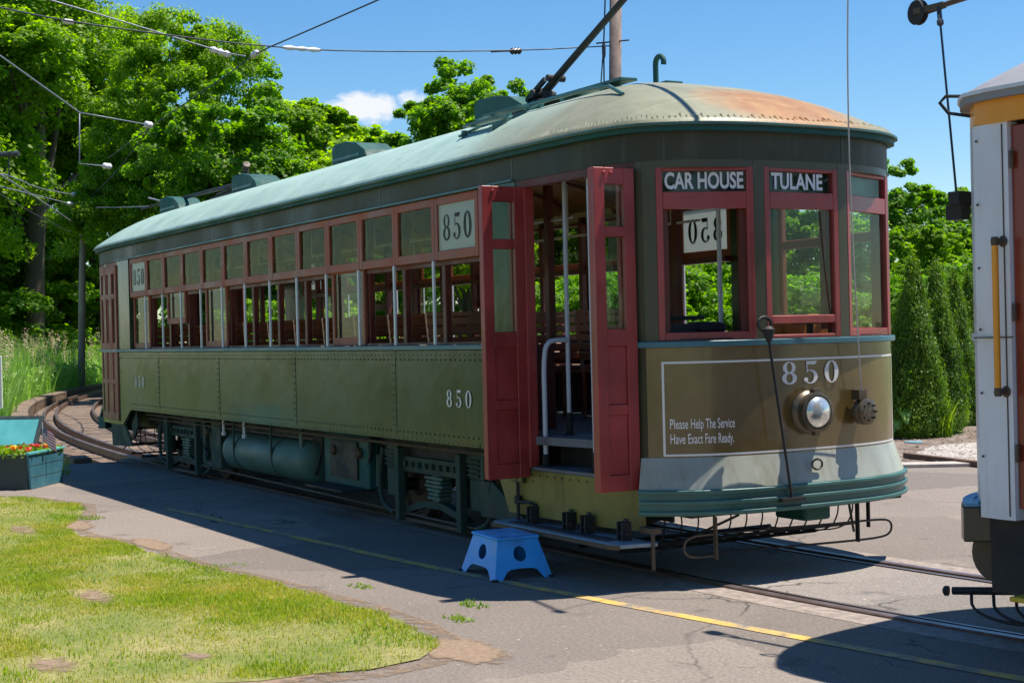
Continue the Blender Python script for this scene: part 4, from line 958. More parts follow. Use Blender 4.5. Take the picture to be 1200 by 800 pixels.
# rear corner hopper under the door
m = MB(); m.prism([(-13.45, .60), (-12.72, .60), (-12.38, .32), (-13.40, .28)], 'y', -1.24, -1.22); cb(m, 'corner_gusset', 'truck')
m = MB(); m.prism([(-2.80, .53), (-2.60, .53), (-2.02, .24), (-2.80, .24)], 'y', -1.06, -1.03); m.box(-2.80, -2.74, -1.06, -1.03, .53, .80); cb(m, 'corner_gusset', 'truck', bevel=.004)
m = MB(); m.prism([(-2.40, .82), (-1.92, .60), (-1.92, .36), (-2.02, .36), (-2.16, .60)], 'y', -1.235, -1.215); cb(m, 'corner_gusset', 'yellowolive')
m = MB(); m.prism([(-12.30, .815), (-12.55, .60), (-12.45, .42), (-12.25, .60)], 'y', -1.20, -1.18); cb(m, 'corner_gusset', 'truck')

# ---- trucks
def truck(xc):
    t = empty('truck', (xc - XC, 0, 0)); t.parent = car
    wb = .80; WR = .34
    for sx in (-1, 1):
        for sy in (-1, 1):
            m = MB(); m.lathe((sx * wb, sy * .67, WR + .018), (0, sy, 0), [(.06, -.05), (WR + .025, -.05), (WR + .025, -.02), (WR, -.015), (WR, .08), (WR - .05, .085), (WR - .07, .05), (.12, .06), (.10, .10), (.02, .10)], 32); m.build('wheel', 'iron', t, auto=35)
        m = MB(); m.cyl((sx * wb, -.98, WR + .018), (sx * wb, .98, WR + .018), .06, 14); m.build('axle', 'black', t)
    for sy in (-1, 1):
        y0, y1 = sorted((sy * .90, sy * 1.0)); o = sy * 1.0; oa, ob = sorted((sy * 1.0, sy * 1.03))
        m = MB(); m.box(-.62, .62, y0, y1, .50, .64)
        for k in range(8): m.box(-.50 + k * .135 - .02, -.50 + k * .135 + .02, oa, ob, .55, .60)
        m.build('side_frame', 'truck', t, bevel=.008)
        m = MB()
        arc_ = [(-.62, .14), (-.40, .22), (-.15, .265), (.15, .265), (.40, .22), (.62, .14), (.62, .10), (.40, .16), (.15, .205), (-.15, .205), (-.40, .16), (-.62, .10)]
        m.prism(arc_, 'y', y0 + .01, y1 - .01); m.build('arch_bar', 'truck', t)
        m = MB(); m.box(-.66, .66, y0, y1, .055, .085); m.build('tie_bar', 'iron', t)
        for sx in (-1, 1):
            m = MB(); m.box(sx * .56, sx * .64, oa - .03, ob + .01, .06, .72); m.build('pedestal', 'truck', t, bevel=.006)
            m = MB(); m.box(sx * .70, sx * .92, y0, y1 + (.04 if sy > 0 else 0), .26, .52)
            for k in range(4): m.box(sx * .71, sx * .91, oa, ob, .545 + k * .04, .565 + k * .04)
            m.box(sx * .69, sx * .93, y0, y1, .52, .73); m.build('axle_box', 'truck', t, bevel=.008)
            m = MB(); m.tube(smoothpts([(sx * 1.0, o, .70), (sx * 1.05, o, .55), (sx * 1.10, o, .30), (sx * 1.02, o, .17), (sx * .80, o, .10)], 2), .022, 8); m.bar((sx * 1.08, o, .62), (sx * 1.12, o, .32), .05, .04); m.build('brake_hanger', 'truck', t)
        # elliptic spring pile and bolster end
        m = MB()
        for k, (w, z) in enumerate(((.17, .46), (.145, .425), (.17, .39), (.13, .355), (.10, .32), (.12, .285))): m.box(-w, w, sy * .86, sy * .99, z, z + .026)
        m.box(-.06, .06, sy * .84, sy * .97, .255, .50); m.build('spring', 'tank', t, bevel=.005, seg=1)
    m = MB(); m.box(-.18, .18, -.9, .9, .40, .60); m.build('bolster', 'black', t)
    m = MB(); m.lathe((-.35, -.45, .36), (0, 1, 0), [(.05, 0), (.23, .01), (.24, .05), (.24, .8), (.2, .85)], 20); m.build('motor', 'black', t, auto=40)
    return t
t0_ = truck(-3.80)
t1_ = t0_.copy(); COL.objects.link(t1_); t1_.location = (-10.82 - XC, 0, 0)
for ch in kids(t0_): c = ch.copy(); COL.objects.link(c); c.parent = t1_
# underfloor boxes and tank on the near side
m = MB(); m.lathe((-9.0, -.93, .445), (1, 0, 0), [(.03, -.05), (.15, -.03), (.20, .02), (.222, .08), (.222, 2.42), (.20, 2.48), (.15, 2.53), (.03, 2.55)], 36); tk = cb(m, 'air_tank', 'tank', auto=40)
m = MB()
for x in (-8.55, -7.35): m.lathe((x, -.93, .445), (1, 0, 0), [(.226, 0), (.2275, .003), (.2275, .045), (.226, .048)], 36); m.box(x + .01, x + .035, -1.16, -1.14, .44, .86)
sub(m, 'tank_strap', 'truck', tk, auto=40)
m = MB(); m.tube(smoothpts([(-6.62, -1.08, .82), (-6.62, -1.08, .52), (-6.62, -1.07, .44), (-6.50, -1.0, .42)], 2), .028, 10); sub(m, 'tank_pipe', 'tank', tk)
for x in (-8.95, -8.25):
    m = MB(); m.cyl((x, -1.12, .62), (x, -1.12, .84), .018, 8); m.cyl((x, -1.12, .62), (x, -1.12, .66), .028, 8); cb(m, 'drain_pipe', 'barwhite')
m = MB(); m.box(-9.62, -9.28, -1.05, -.4, .20, .80); m.box(-9.9, -9.62, -1.05, -.9, .20, .27); m.box(-9.95, -9.86, -1.05, -.98, .20, .80); cb(m, 'brake_cylinder_box', 'truck', bevel=.01)
m = MB(); m.box(-6.10, -5.02, -1.05, -.35, .28, .80); cb(m, 'resistor_box', 'tealdark', bevel=.015)
m = MB(); m.box(-5.9, -5.25, -1.07, -1.045, .36, .72); m.box(-6.02, -5.1, -1.30, -.9, .265, .285); cb(m, 'resistor_cover', 'black')
m = MB(); m.box(-9.2, -6.3, .3, 1.0, .30, .80); cb(m, 'compressor', 'black', bevel=.02)
m = MB()
for s in (-1, 1): m.tube([(-12.2, s * .55, .42), (-2.3, s * .55, .42)], .03, 8)
m.tube([(-12.0, -1.0, .20), (-2.0, -1.0, .10)], .012, 6)
cb(m, 'brake_rod', 'iron')

for (pts, r_) in (([(-5.0, -1.02, .80), (-5.0, -1.04, .55), (-5.25, -1.02, .30), (-4.95, -.98, .22)], .018), ([(-9.9, -1.03, .78), (-10.0, -1.05, .5), (-9.75, -1.04, .33)], .016), ([(-2.72, -1.0, .8), (-2.6, -1.06, .5), (-2.8, -1.02, .3)], .016), ([(-6.2, -1.0, .75), (-6.28, -1.03, .45), (-6.45, -1.0, .33)], .014)):
    m = MB(); m.tube(smoothpts(pts, 2), r_, 8); cb(m, 'air_hose', 'rubber')
m = MB(); m.tube([(-12.1, -1.12, .76), (-2.4, -1.12, .76)], .014, 6); m.tube([(-12.1, -1.08, .70), (-6.3, -1.08, .70), (-6.3, -1.08, .60)], .011, 6); cb(m, 'air_line', 'iron')
for x in (-5.8, -9.7, -5.2): m = MB(); m.lathe((x, -1.06, .62), (0, -1, 0), [(.05, 0), (.05, .03), (.03, .05), (.015, .06)], 12); cb(m, 'valve', 'iron')
# ---- roof fittings
def ztop(y): return ROOFZ + .53 * (1 - (abs(y) / 1.345) ** 2.15)
def ventilator(x, yc=0):
    m = MB(); z = ztop(0) - .02
    prof = [(x - .46, z), (x - .46, z + .24), (x - .38, z + .275), (x - .10, z + .275), (x + .20, z + .23), (x + .42, z + .13), (x + .50, z)]
    m.prism(prof, 'y', yc - .19, yc + .19); v = cb(m, 'roof_ventilator', 'tealdark', bevel=.012)
    k = MB(); k.box(x - .43, x + .3, yc - .196, yc - .191, z + .08, z + .11); sub(k, 'cover_strip', 'teal', v)
for x in (-3.90, -7.28, -10.66, -13.9): ventilator(x)
m = MB()
m.box(-3.4, -1.75, -.30, -.14, ztop(.22) + .05, ztop(.22) + .075); m.box(-3.4, -1.75, .14, .30, ztop(.22) + .05, ztop(.22) + .075)
for x in (-3.2, -2.6, -2.0): m.box(x - .03, x + .03, -.32, .32, ztop(.3) - .01, ztop(.22) + .05)
cb(m, 'trolley_board', 'teal', bevel=.006)
def stickon(m, pts, r=.012):
    m.tube([(x, y, ztop(y) + dz) for x, y, dz in pts], r, 6)
m = MB(); stickon(m, [(-3.30, -.62, .05), (-2.6, -.66, .05), (-1.7, -.70, .05), (-1.2, -.78, .04), (-.90, -.86, -.03)], .014)
stickon(m, [(-3.6, -.55, .04), (-3.3, -.62, .05)]); cb(m, 'roof_conduit', 'teal')
m = MB()
for y0_, ln in ((-.93, .62), (-.74, .62)):
    z = ztop(y0_) + .055; m.box(-3.12, -3.12 + ln, y0_ - .05, y0_ + .05, z, z + .018)
for x in (-3.08, -2.55):
    m.bar((x, -1.03, ztop(1.03) + .03), (x, -.50, ztop(.5) + .04), .03, .02)
    for y in (-.98, -.55): m.box(x - .02, x + .02, y - .02, y + .02, ztop(y) - .01, ztop(y) + .05)
cb(m, 'roof_step', 'teal')
m = MB(); m.tube([(-1.70, .0, ztop(0) - .02), (-1.70, .0, ztop(0) + .17)] + [(-1.645 + .055 * math.cos(t), 0, ztop(0) + .17 + .055 * math.sin(t)) for t in np.linspace(PI, -.35, 12)], .022, 10); cb(m, 'trolley_hook', 'tealdark', auto=50)
m = MB(); m.tube([(-10.95, -.05, ztop(0) - .02), (-10.95, -.05, ztop(0) + .36), (-10.90, -.05, ztop(0) + .40)], .05, 10); cb(m, 'roof_stub', 'iron', auto=50)
def trolley(e):
    m = MB(); z = ztop(0)
    c = (-3.55, 0)
    m.box(-3.95, -2.75, -.22, .22, z + .01, z + .05)
    m.lathe((-3.35, 0, z + .05), (0, 0, 1), [(.12, 0), (.12, .05), (.05, .07), (.05, .16)], 14)
    m.tube([(-3.5, .07, z + .12), (-2.65, .07, z + .085)], .03, 8); m.tube([(-3.5, -.07, z + .12), (-2.65, -.07, z + .085)], .03, 8)
    m.bar((-3.72, 0, z + .07), (-3.38, 0, z + .21), .10, .07); m.bar((-3.6, .06, z + .16), (-3.28, .06, z + .30), .03, .05); m.bar((-3.6, -.06, z + .16), (-3.28, -.06, z + .30), .03, .05)
    m.cyl((-3.42, -.12, z + .19), (-3.42, .12, z + .19), .04, 10); m.cyl((-3.2, -.09, z + .30), (-3.2, .09, z + .30), .03, 10)
    base = cb(m, 'trolley_base', 'black', bevel=.004, seg=1)
    return base
trolley(0)
m = MB(); m.tube([(-3.50, 0, ztop(0) + .16), (-3.0, 0, ztop(0) + .385), (.60, .03, 5.62)], [.036, .032, .017], 10); cb(m, 'trolley_pole', 'black', auto=50)
m = MB(); m.lathe((.64, .0, 5.62), (0, 1, 0), [(.03, 0), (.06, .004), (.045, .02), (.06, .036), (.03, .04)], 16); cb(m, 'trolley_wheel', 'iron')
# rear pole hooked down along the roof
zr_ = ztop(0)
m = MB(); m.box(-12.0, -11.0, -.2, .2, zr_ + .01, zr_ + .05); m.lathe((-11.25, 0, zr_ + .05), (0, 0, 1), [(.11, 0), (.11, .05), (.05, .12)], 14); m.tube([(-11.1, .06, zr_ + .15), (-12.2, .06, zr_ + .10)], .03, 8); cb(m, 'trolley_base', 'black')
m = MB(); m.tube([(-11.15, 0, zr_ + .17), (-12.3, 0, zr_ + .20), (-16.0, 0, zr_ + .24)], [.036, .03, .018], 10); cb(m, 'trolley_pole', 'black')
m = MB(); m.tube([(-12.0, .12, zr_ + .14), (-13.2, .12, zr_ + .09)], .012, 6); m.tube(smoothpts([(-11.2, .1, zr_ + .12), (-11.7, .16, zr_ + .22), (-12.6, .1, zr_ + .16)], 2), .012, 6); cb(m, 'roof_cable', 'black')
# puckered canvas edge at the front dome
m = MB(); rg = roofring(.985); rp = [p for p in rg if p[0] > -1.6]
rp.sort(key=lambda p: math.atan2(p[1], p[0] + 1.96))
L_ = 0; r_ = random.Random(5)
for a, b in zip(rp[:-1], rp[1:]):
    d = math.dist(a, b); k = max(1, int(d / .035))
    for i in range(k):
        t = i / k; x, y = a[0] + (b[0] - a[0]) * t, a[1] + (b[1] - a[1]) * t; n = Vector((x + 1.96, y, 0)).normalized(); w = r_.uniform(.02, .07)
        m.tube([(x + n.x * .004, y + n.y * .004, ROOFZ + .004), (x - n.x * w, y - n.y * w, ROOFZ + .02 + w * .55)], r_.uniform(.005, .009), 4)
cb(m, 'canvas_tuck', 'roof')

# ================================================================== THE WHITE AND ORANGE TRAM
TY = math.radians(7.5)
tram = empty('tram', (1.85, .225, 0), TY, 'white tram with orange roof band and rust red door, cut off by the right edge', 'tram')
def tm(mb, name, mat, parent=None, **k): return mb.build(name, mat, parent or tram, **k)
HWt = 1.22
def tfront(y0, y1, n=14): return [(.10 * y * y + .135 * y ** 4, y) for y in np.linspace(y0, y1, n + 1)]
# local x runs back along the tram; the nose faces -x. travel -y gives outward normal -x
tnose = tfront(1.16, -1.16, 24)
TR = [(.52, 1.20), (.9, HWt), (8.6, HWt), (9.2, 1.0), (9.4, 0), (9.2, -1.0), (8.6, -HWt), (.9, -HWt), (.52, -1.20)]
ringT = tnose + TR[::-1][0:0]
full = [(.52, 1.20)] + tnose + [(.52, -1.20), (.9, -HWt), (8.6, -HWt), (9.1, -1.0), (9.3, 0), (9.1, 1.0), (8.6, HWt), (.9, HWt), (.52, 1.20)]
ZE = 2.86
tm(MB().wall(full, 2.74, ZE, .03, .0), 'letterboard', 'trorange', auto=30)
tm(MB().wall(full, ZE, ZE + .035, .05, .05), 'gutter', 'trroof', auto=30)
tm(MB().wall(full, ZE + .035, ZE + .055, .05, .062), 'roof_moulding', 'barwhite', auto=30)
rr_ = []
for s in [1, .985, .95, .9, .82, .7, .55, .35, .1, 0]:
    q = []
    for (x, y) in offset_path(full, .055):
        cx = min(max(x, 1.5), 7.8); q.append((cx + (x - cx) * s, y * s, ZE + .05 + .46 * (1 - s ** 2)))
    rr_.append(q)
tm(loft(rr_), 'roof', 'trroof', auto=50)
# nose: dash, posts, windows
tm(MB().wall(tnose, .78, 1.62, .03, 0), 'dash_panel', 'trwhite', auto=30)
tm(MB().wall(tnose, 1.62, 1.66, .05, .015), 'belt_rail', 'trwhite', auto=30)
for a, b in ((1.16, 1.02), (.42, .34), (-.34, -.42), (-.98, -1.16)): tm(MB().wall(tfront(a, b, 4), .78 if a < -.9 else 1.66, 2.74, .08, .001), 'corner_post', 'trwhite', auto=30)
tm(MB().wall([(.37, -1.165), (.48, -1.185), (.595, -1.19)], .70, 2.74, .08, .001), 'corner_post', 'trwhite', auto=30)
def tframe(name, mat, A, B, z0, z1, st, bands, panes, o0, o1, pg='glass'):
    L = math.dist(A, B); m = MB(); pbox(m, A, B, 0, st, z0, z1, o0, o1); pbox(m, A, B, L - st, L, z0, z1, o0, o1)
    for a, b in bands: pbox(m, A, B, st, L - st, a, b, o0 + .002, o1 - .002)
    f = tm(m, name, mat, bevel=.004, seg=1)
    for a, b in panes: g = MB(); pbox(g, A, B, st - .005, L - st + .005, a - .005, b + .005, (o0 + o1) / 2 - .002, (o0 + o1) / 2 + .002); sub(g, 'pane', pg, f)
    return f
for a, b in ((1.01, .43), (.33, -.33), (-.43, -.97)):
    A, B = (.10 * a * a + .135 * a ** 4, a), (.10 * b * b + .135 * b ** 4, b); tframe('window', 'trred', A, B, 1.665, 2.735, .05, [(2.66, 2.735), (1.665, 1.73)], [(1.73, 2.66)], -.05, -.005)
# near side: door then saloon
tframe('door', 'trred', (.60, -1.165), (1.14, -1.175), .76, 2.72, .10, [(2.60, 2.72), (1.64, 1.78), (1.20, 1.28), (.76, .86)], [(1.78, 2.60)], -.04, 0)
tframe('door', 'trred', (1.15, -1.175), (1.585, -1.18), .76, 2.72, .10, [(2.60, 2.72), (1.64, 1.78), (1.20, 1.28), (.76, .86)], [(1.78, 2.60)], -.04, 0)
for a0, a1 in ((.71, 1.03), (1.27, 1.57)): m = MB(); m.box(a0, a1, -1.155, -1.145, .87, 1.63); tm(m, 'door_panel', 'trred')
m = MB(); pbox(m, (.60, -1.13), (.76, -1.13), 0, .12, 1.80, 2.6, -.01, 0); tm(m, 'curtain', 'cream')
m = MB(); m.box(1.60, 8.6, -HWt, -HWt + .03, .78, 1.60); tm(m, 'side_panel', 'trorange')
m = MB(); m.box(.9, 8.6, HWt - .03, HWt, .78, 1.60); tm(m, 'side_panel', 'trorange')
m = MB(); m.box(1.62, 8.6, -HWt - .02, -HWt + .05, 1.602, 1.65); m.box(.9, 8.6, HWt - .05, HWt + .02, 1.602, 1.65); tm(m, 'belt_rail', 'trwhite')
for i in range(8):
    x = 1.66 + i * .86
    for s in (-1, 1):
        A, B = ((x, -HWt + .01), (x + .84, -HWt + .01)) if s < 0 else ((x + .84, HWt - .01), (x, HWt - .01)); tframe('window', 'trwhite', A, B, 1.655, 2.735, .06, [(2.66, 2.735), (2.18, 2.22), (1.655, 1.72)], [(1.72, 2.18), (2.22, 2.66)], -.05, -.003)
m = MB(); m.box(.45, 9.0, -1.12, 1.15, .72, .78); tm(m, 'floor', 'floor')
m = MB(); m.prism([(.35, -1.0), (8.9, -1.0), (9.1, 0), (8.9, 1.0), (.35, 1.0), (.12, 0)], 'z', 2.68, 2.70); tm(m, 'ceiling', 'cream')
m = MB()
for z in (1.02, 1.35, 1.68, 2.0, 2.33, 2.66):
    for x in (.40, .575): m.lathe((x, -1.178 - .02 * (x - .4), z), (0, -1, 0), [(.007, 0), (.007, .004), (.003, .006)], 8)
tm(m, 'post_screws', 'iron')
m = MB(); m.box(.56, .566, -1.194, -1.18, .72, 2.73); m.box(.37, .60, -1.196, -1.185, 1.635, 1.642); tm(m, 'panel_joint', 'iron')
for z in (1.0, 1.72, 2.5): m = MB(); m.cyl((.612, -1.185, z), (.612, -1.185, z + .09), .010, 8); tm(m, 'door_hinge', 'iron')
m = MB(); m.box(.72, .78, -1.19, -1.178, 1.40, 1.50); m.tube([(.75, -1.19, 1.46), (.75, -1.22, 1.46), (.82, -1.22, 1.46)], .008, 6); tm(m, 'door_handle', 'chrome')
# deep skirt bumper with a blue-topped ledge
bp = tfront(1.10, -1.12, 22); m = MB(); m.wall(bp, .56, .745, .25, .09); tm(m, 'bumper', 'olivebumper', auto=30, bevel=.008)
m = MB(); m.wall(bp, .747, .765, .055, .082); m.wall(bp, .747, .757, .10, .027); tm(m, 'bumper_ledge', 'bumpertop', auto=30)
m = MB(); m.box(.38, 1.7, -1.10, -1.02, .30, .74); m.box(.40, 1.7, -1.02, 1.0, .34, .715); tm(m, 'step_well', 'black')
m = MB(); m.prism([(.64, -1.02), (.62, -1.30), (1.60, -1.30), (1.60, -1.02)], 'z', .305, .33); st_ = tm(m, 'step_board', 'yellow', bevel=.006)
m = MB(); m.cyl((.33, -.93, .48), (.33, -.99, .48), .15, 22); tm(m, 'buffer_disc', 'iron', auto=40)
m = MB(); m.tube([(.02, -.95, .245), (.55, -.75, .28)], .022, 8); m.lathe((.0, -.96, .243), (-1, -.3, 0), [(.028, 0), (.028, .02), (.015, .03)], 10)
for k in range(5):
    x = .12 + k * .12; m.tube(smoothpts([(x, -.92 + k * .03, .25), (x + .06, -1.0 + k * .03, .16), (x + .30, -1.02 + k * .02, .12), (x + .60, -.9, .14)], 2), .009, 6)
tm(m, 'life_guard', 'black')
m = MB(); m.tube([(.555, -1.175, 2.13), (.555, -1.255, 2.13)], .014, 8); m.tube([(.555, -1.175, 1.36), (.555, -1.255, 1.36)], .014, 8); m.lathe((.555, -1.17, 2.13), (0, -1, 0), [(.03, 0), (.03, .02), (.02, .03)], 12); m.lathe((.555, -1.17, 1.36), (0, -1, 0), [(.03, 0), (.03, .02), (.02, .03)], 12)
for z in (2.13, 1.36): m.lathe((.555, -1.26, z - .022), (0, 0, 1), [(.018, 0), (.022, .022), (.018, .044)], 10)
hb = tm(m, 'handrail_brackets', 'iron', auto=40); hb.name = 'handrail'
m = MB(); m.tube([(.555, -1.26, 1.37), (.555, -1.26, 2.12)], .017, 12); sub(m, 'grab_rail', 'trorange', hb, auto=50)
m = MB()
m.box(.10, .17, -1.02, -.90, 2.36, 2.43); m.box(.06, .16, -.99, -.91, 2.28, 2.36)
tm(m, 'rope_catcher', 'black')
m = MB(); m.tube([(.26, -.98, 2.93), (.10, -1.02, 2.95), (.06, -1.02, 2.92), (.10, -1.0, 2.86), (.26, -1.0, 2.82)], .010, 6); tm(m, 'rope_guide', 'black')
# trucks of the tram
for xc in (2.1, 7.2):
    for sx in (-.75, .75):
        for sy in (-.7, .7):
            m = MB(); m.lathe((xc + sx, sy, .35), (0, 1 if sy > 0 else -1, 0), [(.05, -.05), (.35, -.05), (.33, -.01), (.33, .08), (.1, .09)], 26); tm(m, 'wheel', 'iron', auto=40)
    m = MB(); m.box(xc - 1.1, xc + 1.1, -1.0, -.92, .42, .58); m.box(xc - 1.1, xc + 1.1, .92, 1.0, .42, .58); m.box(xc - .9, xc + .9, -.6, .6, .25, .70); tm(m, 'truck_frame', 'black')
# its trolley pole stretches forward over the gap, rope down to the corner
def loc(p):
    d = Vector(p) - tram.location; c_, s_ = math.cos(-TY), math.sin(-TY); return (d.x * c_ - d.y * s_, d.x * s_ + d.y * c_, d.z)
PW = (1.514, -.40, 3.548)
pl = [loc(PW), loc((1.70, -.37, 3.56)), loc((2.05, -.30, 3.60)), loc((4.6, .3, 3.60))]
m = MB(); m.tube([pl[1], pl[2], pl[3]], [.016, .020, .032], 10); po = tm(m, 'trolley_pole', 'iron', auto=50)
m = MB(); w_ = Vector(pl[0]); m.lathe((w_.x, w_.y - .022, w_.z), (.25, 1, 0), [(.02, 0), (.070, .0), (.074, .008), (.050, .02), (.050, .026), (.074, .038), (.070, .046), (.02, .046)], 24); wh = sub(m, 'trolley_wheel', 'black', po, auto=30)
m = MB(); q_ = Vector(pl[1])
m.bar((w_.x, w_.y - .035, w_.z), (q_.x, q_.y - .01, q_.z), .012, .035); m.bar((w_.x, w_.y + .035, w_.z), (q_.x, q_.y + .01, q_.z), .012, .035); sub(m, 'trolley_harp', 'iron', po)
m = MB(); a_ = Vector(loc((1.67, -.385, 3.55))); b_ = Vector((.12, -.97, 2.40)); m.tube([a_, b_], .0065, 6); m.tube([a_, a_ + (b_ - a_) * .07], .014, 6); m.lathe(tuple(a_ + (b_ - a_) * .07), tuple(b_ - a_), [(.014, 0), (.02, .01), (.02, .03), (.01, .04)], 8); tm(m, 'trolley_rope', 'wire')

# ================================================================== STOOL
stool = empty('step_stool', (-1.42, -1.64, 0), math.radians(0), 'small bright blue step stool with round holes on the asphalt by the step board', 'stool')
def stool_parts():
    # corner points measured on the ground: near corner, left corner, right corner
    a = Vector((-1.133 + 1.42, -1.868 + 1.64)); b = Vector((-1.754 + 1.42, -1.807 + 1.64)); c = Vector((-1.10 + 1.42, -1.42 + 1.64)); d = b + c - a
    cen = (a + b + c + d) / 4; H = .27; k = .70
    base = [a, c, d, b]                                # anticlockwise from above
    top = [cen + (p - cen) * k for p in base]
    for i in range(4):
        p0, p1 = base[i], base[(i + 1) % 4]; q0, q1 = top[i], top[(i + 1) % 4]
        def P(u, v): lo = p0 + (p1 - p0) * u; hi = q0 + (q1 - q0) * u; r = lo + (hi - lo) * v; return Vector((r.x, r.y, H * v))
        # outline with leg cut-out, and a round hole: built as a fan of quads between outline and hole
        out = [(0, 0), (.16, 0), (.22, .22), (.30, .27), (.5, .28), (.70, .27), (.78, .22), (.84, 0), (1, 0), (1, .35), (1, .7), (1, 1), (.75, 1), (.5, 1), (.25, 1), (0, 1), (0, .7), (0, .35)]
        hc = (.5, .64); n = len(out)
        hole = []
        for (u, v) in out:
            ang = math.atan2((v - hc[1]) * .62, (u - hc[0])); hole.append((hc[0] + .145 * math.cos(ang), hc[1] + .20 * math.sin(ang)))
        # keep fans apart: legs hang from the rim
        m = MB(); N = (P(1, 0) - P(0, 0)).cross(P(0, 1) - P(0, 0)).normalized(); t = .008
        vo = [P(*p) for p in out]; 
        # refine: rim ring points
        m_o = out[2:7]
        ringo = [(0, .30), (.22, .22), (.30, .27), (.5, .28), (.70, .27), (.78, .22), (1, .30), (1, .5), (1, .75), (1, 1), (.8, 1), (.65, 1), (.5, 1), (.35, 1), (.2, 1), (0, 1), (0, .75), (0, .5)]
        ringi = []
        for (u, v) in ringo:
            ang = math.atan2((v - hc[1]) * .75, (u - hc[0])); ringi.append((hc[0] + .135 * math.cos(ang), hc[1] + .20 * math.sin(ang)))
        n = len(ringo); vs = [P(*p) for p in ringo] + [P(*p) for p in ringi]; vs += [v - N * t for v in vs]
        fs = [(j, (j + 1) % n, n + (j + 1) % n, n + j) for j in range(n)] + [(2 * n + (j + 1) % n, 2 * n + j, 3 * n + j, 3 * n + (j + 1) % n) for j in range(n)] + [(n + j, n + (j + 1) % n, 3 * n + (j + 1) % n, 3 * n + j) for j in range(n)] + [((j + 1) % n, j, 2 * n + j, 2 * n + (j + 1) % n) for j in range(n)]
        m.add(vs, fs)
        for leg in ([(0, 0), (.13, 0), (.22, .22), (0, .30)], [(.87, 0), (1, 0), (1, .30), (.78, .22)]):
            v4 = [P(*p) for p in leg]; v8 = v4 + [v - N * t for v in v4]; m.add(v8, [(0, 1, 2, 3), (7, 6, 5, 4), (0, 4, 5, 1), (1, 5, 6, 2), (3, 2, 6, 7), (0, 3, 7, 4)])
        m.build('side_panel', 'blue', stool)
    for p in base:
        m = MB(); q = cen + (p - cen) * .975; m.lathe((q.x, q.y, .0), (0, 0, 1), [(.026, 0), (.026, .012), (.018, .016)], 12); m.build('rubber_foot', 'rubber', stool)
    m = MB(); tp = [cen + (p - cen) * (k * 1.07) for p in base]; m.prism([(p.x, p.y) for p in tp], 'z', H, H + .022); m.build('top', 'blue', stool, bevel=.008)
    m = MB(); tp = [cen + (p - cen) * (k * .92) for p in base]; m.prism([(p.x, p.y) for p in tp], 'z', H + .0235, H + .027); m.build('tread', 'stooltop', stool)
stool_parts()

# ================================================================== PLANTER, FLAG, SIGN AT THE LEFT
pang = math.atan2(-2.443 + 3.051, -11.307 + 10.481)     # direction of the lit front
planter = empty('planter_box', (-10.48, -3.05, 0), pang, 'blue wooden planter box with red flowers and an open turquoise lid, at the left edge', 'planter')
# local +x along the lit face (to the right in the photo), local +y towards the camera-left
Wp, Dp, Hp = 1.02, .95, .42
def pb(mb, name, mat, **k): return mb.build(name, mat, planter, **k)
m = MB(); m.prism([(0.05, 0), (Wp - .05, 0), (Wp, Hp), (0, Hp)], 'y', -.03, 0); pb(m, 'front_board', 'planter', bevel=.006)
m = MB(); m.box(0.02, .045, .002, Dp, 0, Hp - .002); pb(m, 'end_board', 'planterdark', bevel=.006)  # shade on this end is put into the colour; the other end is blue
m = MB(); m.box(Wp - .045, Wp - .02, .002, Dp, 0, Hp - .002); pb(m, 'end_board', 'planter', bevel=.006)
m = MB(); m.box(.05, Wp - .05, Dp - .03, Dp, 0, Hp); pb(m, 'back_board', 'planterdark', bevel=.006)
m = MB(); m.box(.05, Wp - .05, .0, Dp - .03, Hp - .08, Hp - .05); pb(m, 'soil', 'mulch')
m = MB(); m.bar((-.02, -.02, Hp + .01), (Wp + .02, -.02, Hp + .01), .05, .03); pb(m, 'rim', 'planterpanel', bevel=.005)
m = MB()
for z in (.14, .28): m.box(.03, Wp - .03, -.0315, -.0302, z, z + .006)
pb(m, 'board_joint', 'planterdark')
# contents: leaves, red and yellow flowers
def leafballs(spots, r, n, size, mat, name, parent, seed):
    rg_ = np.random.default_rng(seed); C_ = np.array(spots); k = rg_.integers(0, len(C_), n); d = rg_.normal(size=(n, 3)); d /= np.linalg.norm(d, axis=1)[:, None]
    P = C_[k] + d * (rg_.random(n)[:, None] ** .4) * np.array(r); a = rg_.normal(size=(n, 3)); a /= np.linalg.norm(a, axis=1)[:, None]; b = np.cross(a, rg_.normal(size=(n, 3))); b /= np.linalg.norm(b, axis=1)[:, None]
    s = size * (.6 + .8 * rg_.random(n))[:, None]; V = np.stack([P - a * s, P + b * s * .55, P + a * s, P - b * s * .55], 1).reshape(-1, 3)
    return npmesh(name, V, np.arange(n * 4), mat, parent)
ls = [(.1 + .16 * (i % 6), .08 + .25 * (i // 6), Hp + .0) for i in range(24)]
leafballs(ls, (.14, .14, .07), 1500, .032, 'weed', 'foliage', planter, 1)
leafballs([(.1 + .15 * i, .05 + .17 * (i % 3), Hp + .06) for i in range(6)] + [(.2, .6, Hp + .05)], (.07, .07, .025), 150, .024, 'petalred', 'flower', planter, 2)
leafballs([(.3, .3, Hp + .07), (.75, .1, Hp + .06), (.5, .7, Hp + .06)], (.06, .06, .02), 90, .02, 'petalyellow', 'flower', planter, 3)
lid = empty('lid', (1.02, .34, .43), 0); lid.parent = planter; lid.rotation_euler = (0, math.radians(34), 0)
m = MB()
m.box(0, .04, 0, .05, 0, .48); m.box(0, .04, 1.0, 1.05, 0, .48); m.box(0, .04, .05, 1.0, 0, .05); m.box(0, .04, .05, 1.0, .43, .48); m.build('lid_frame', 'planterdark', lid, bevel=.005)
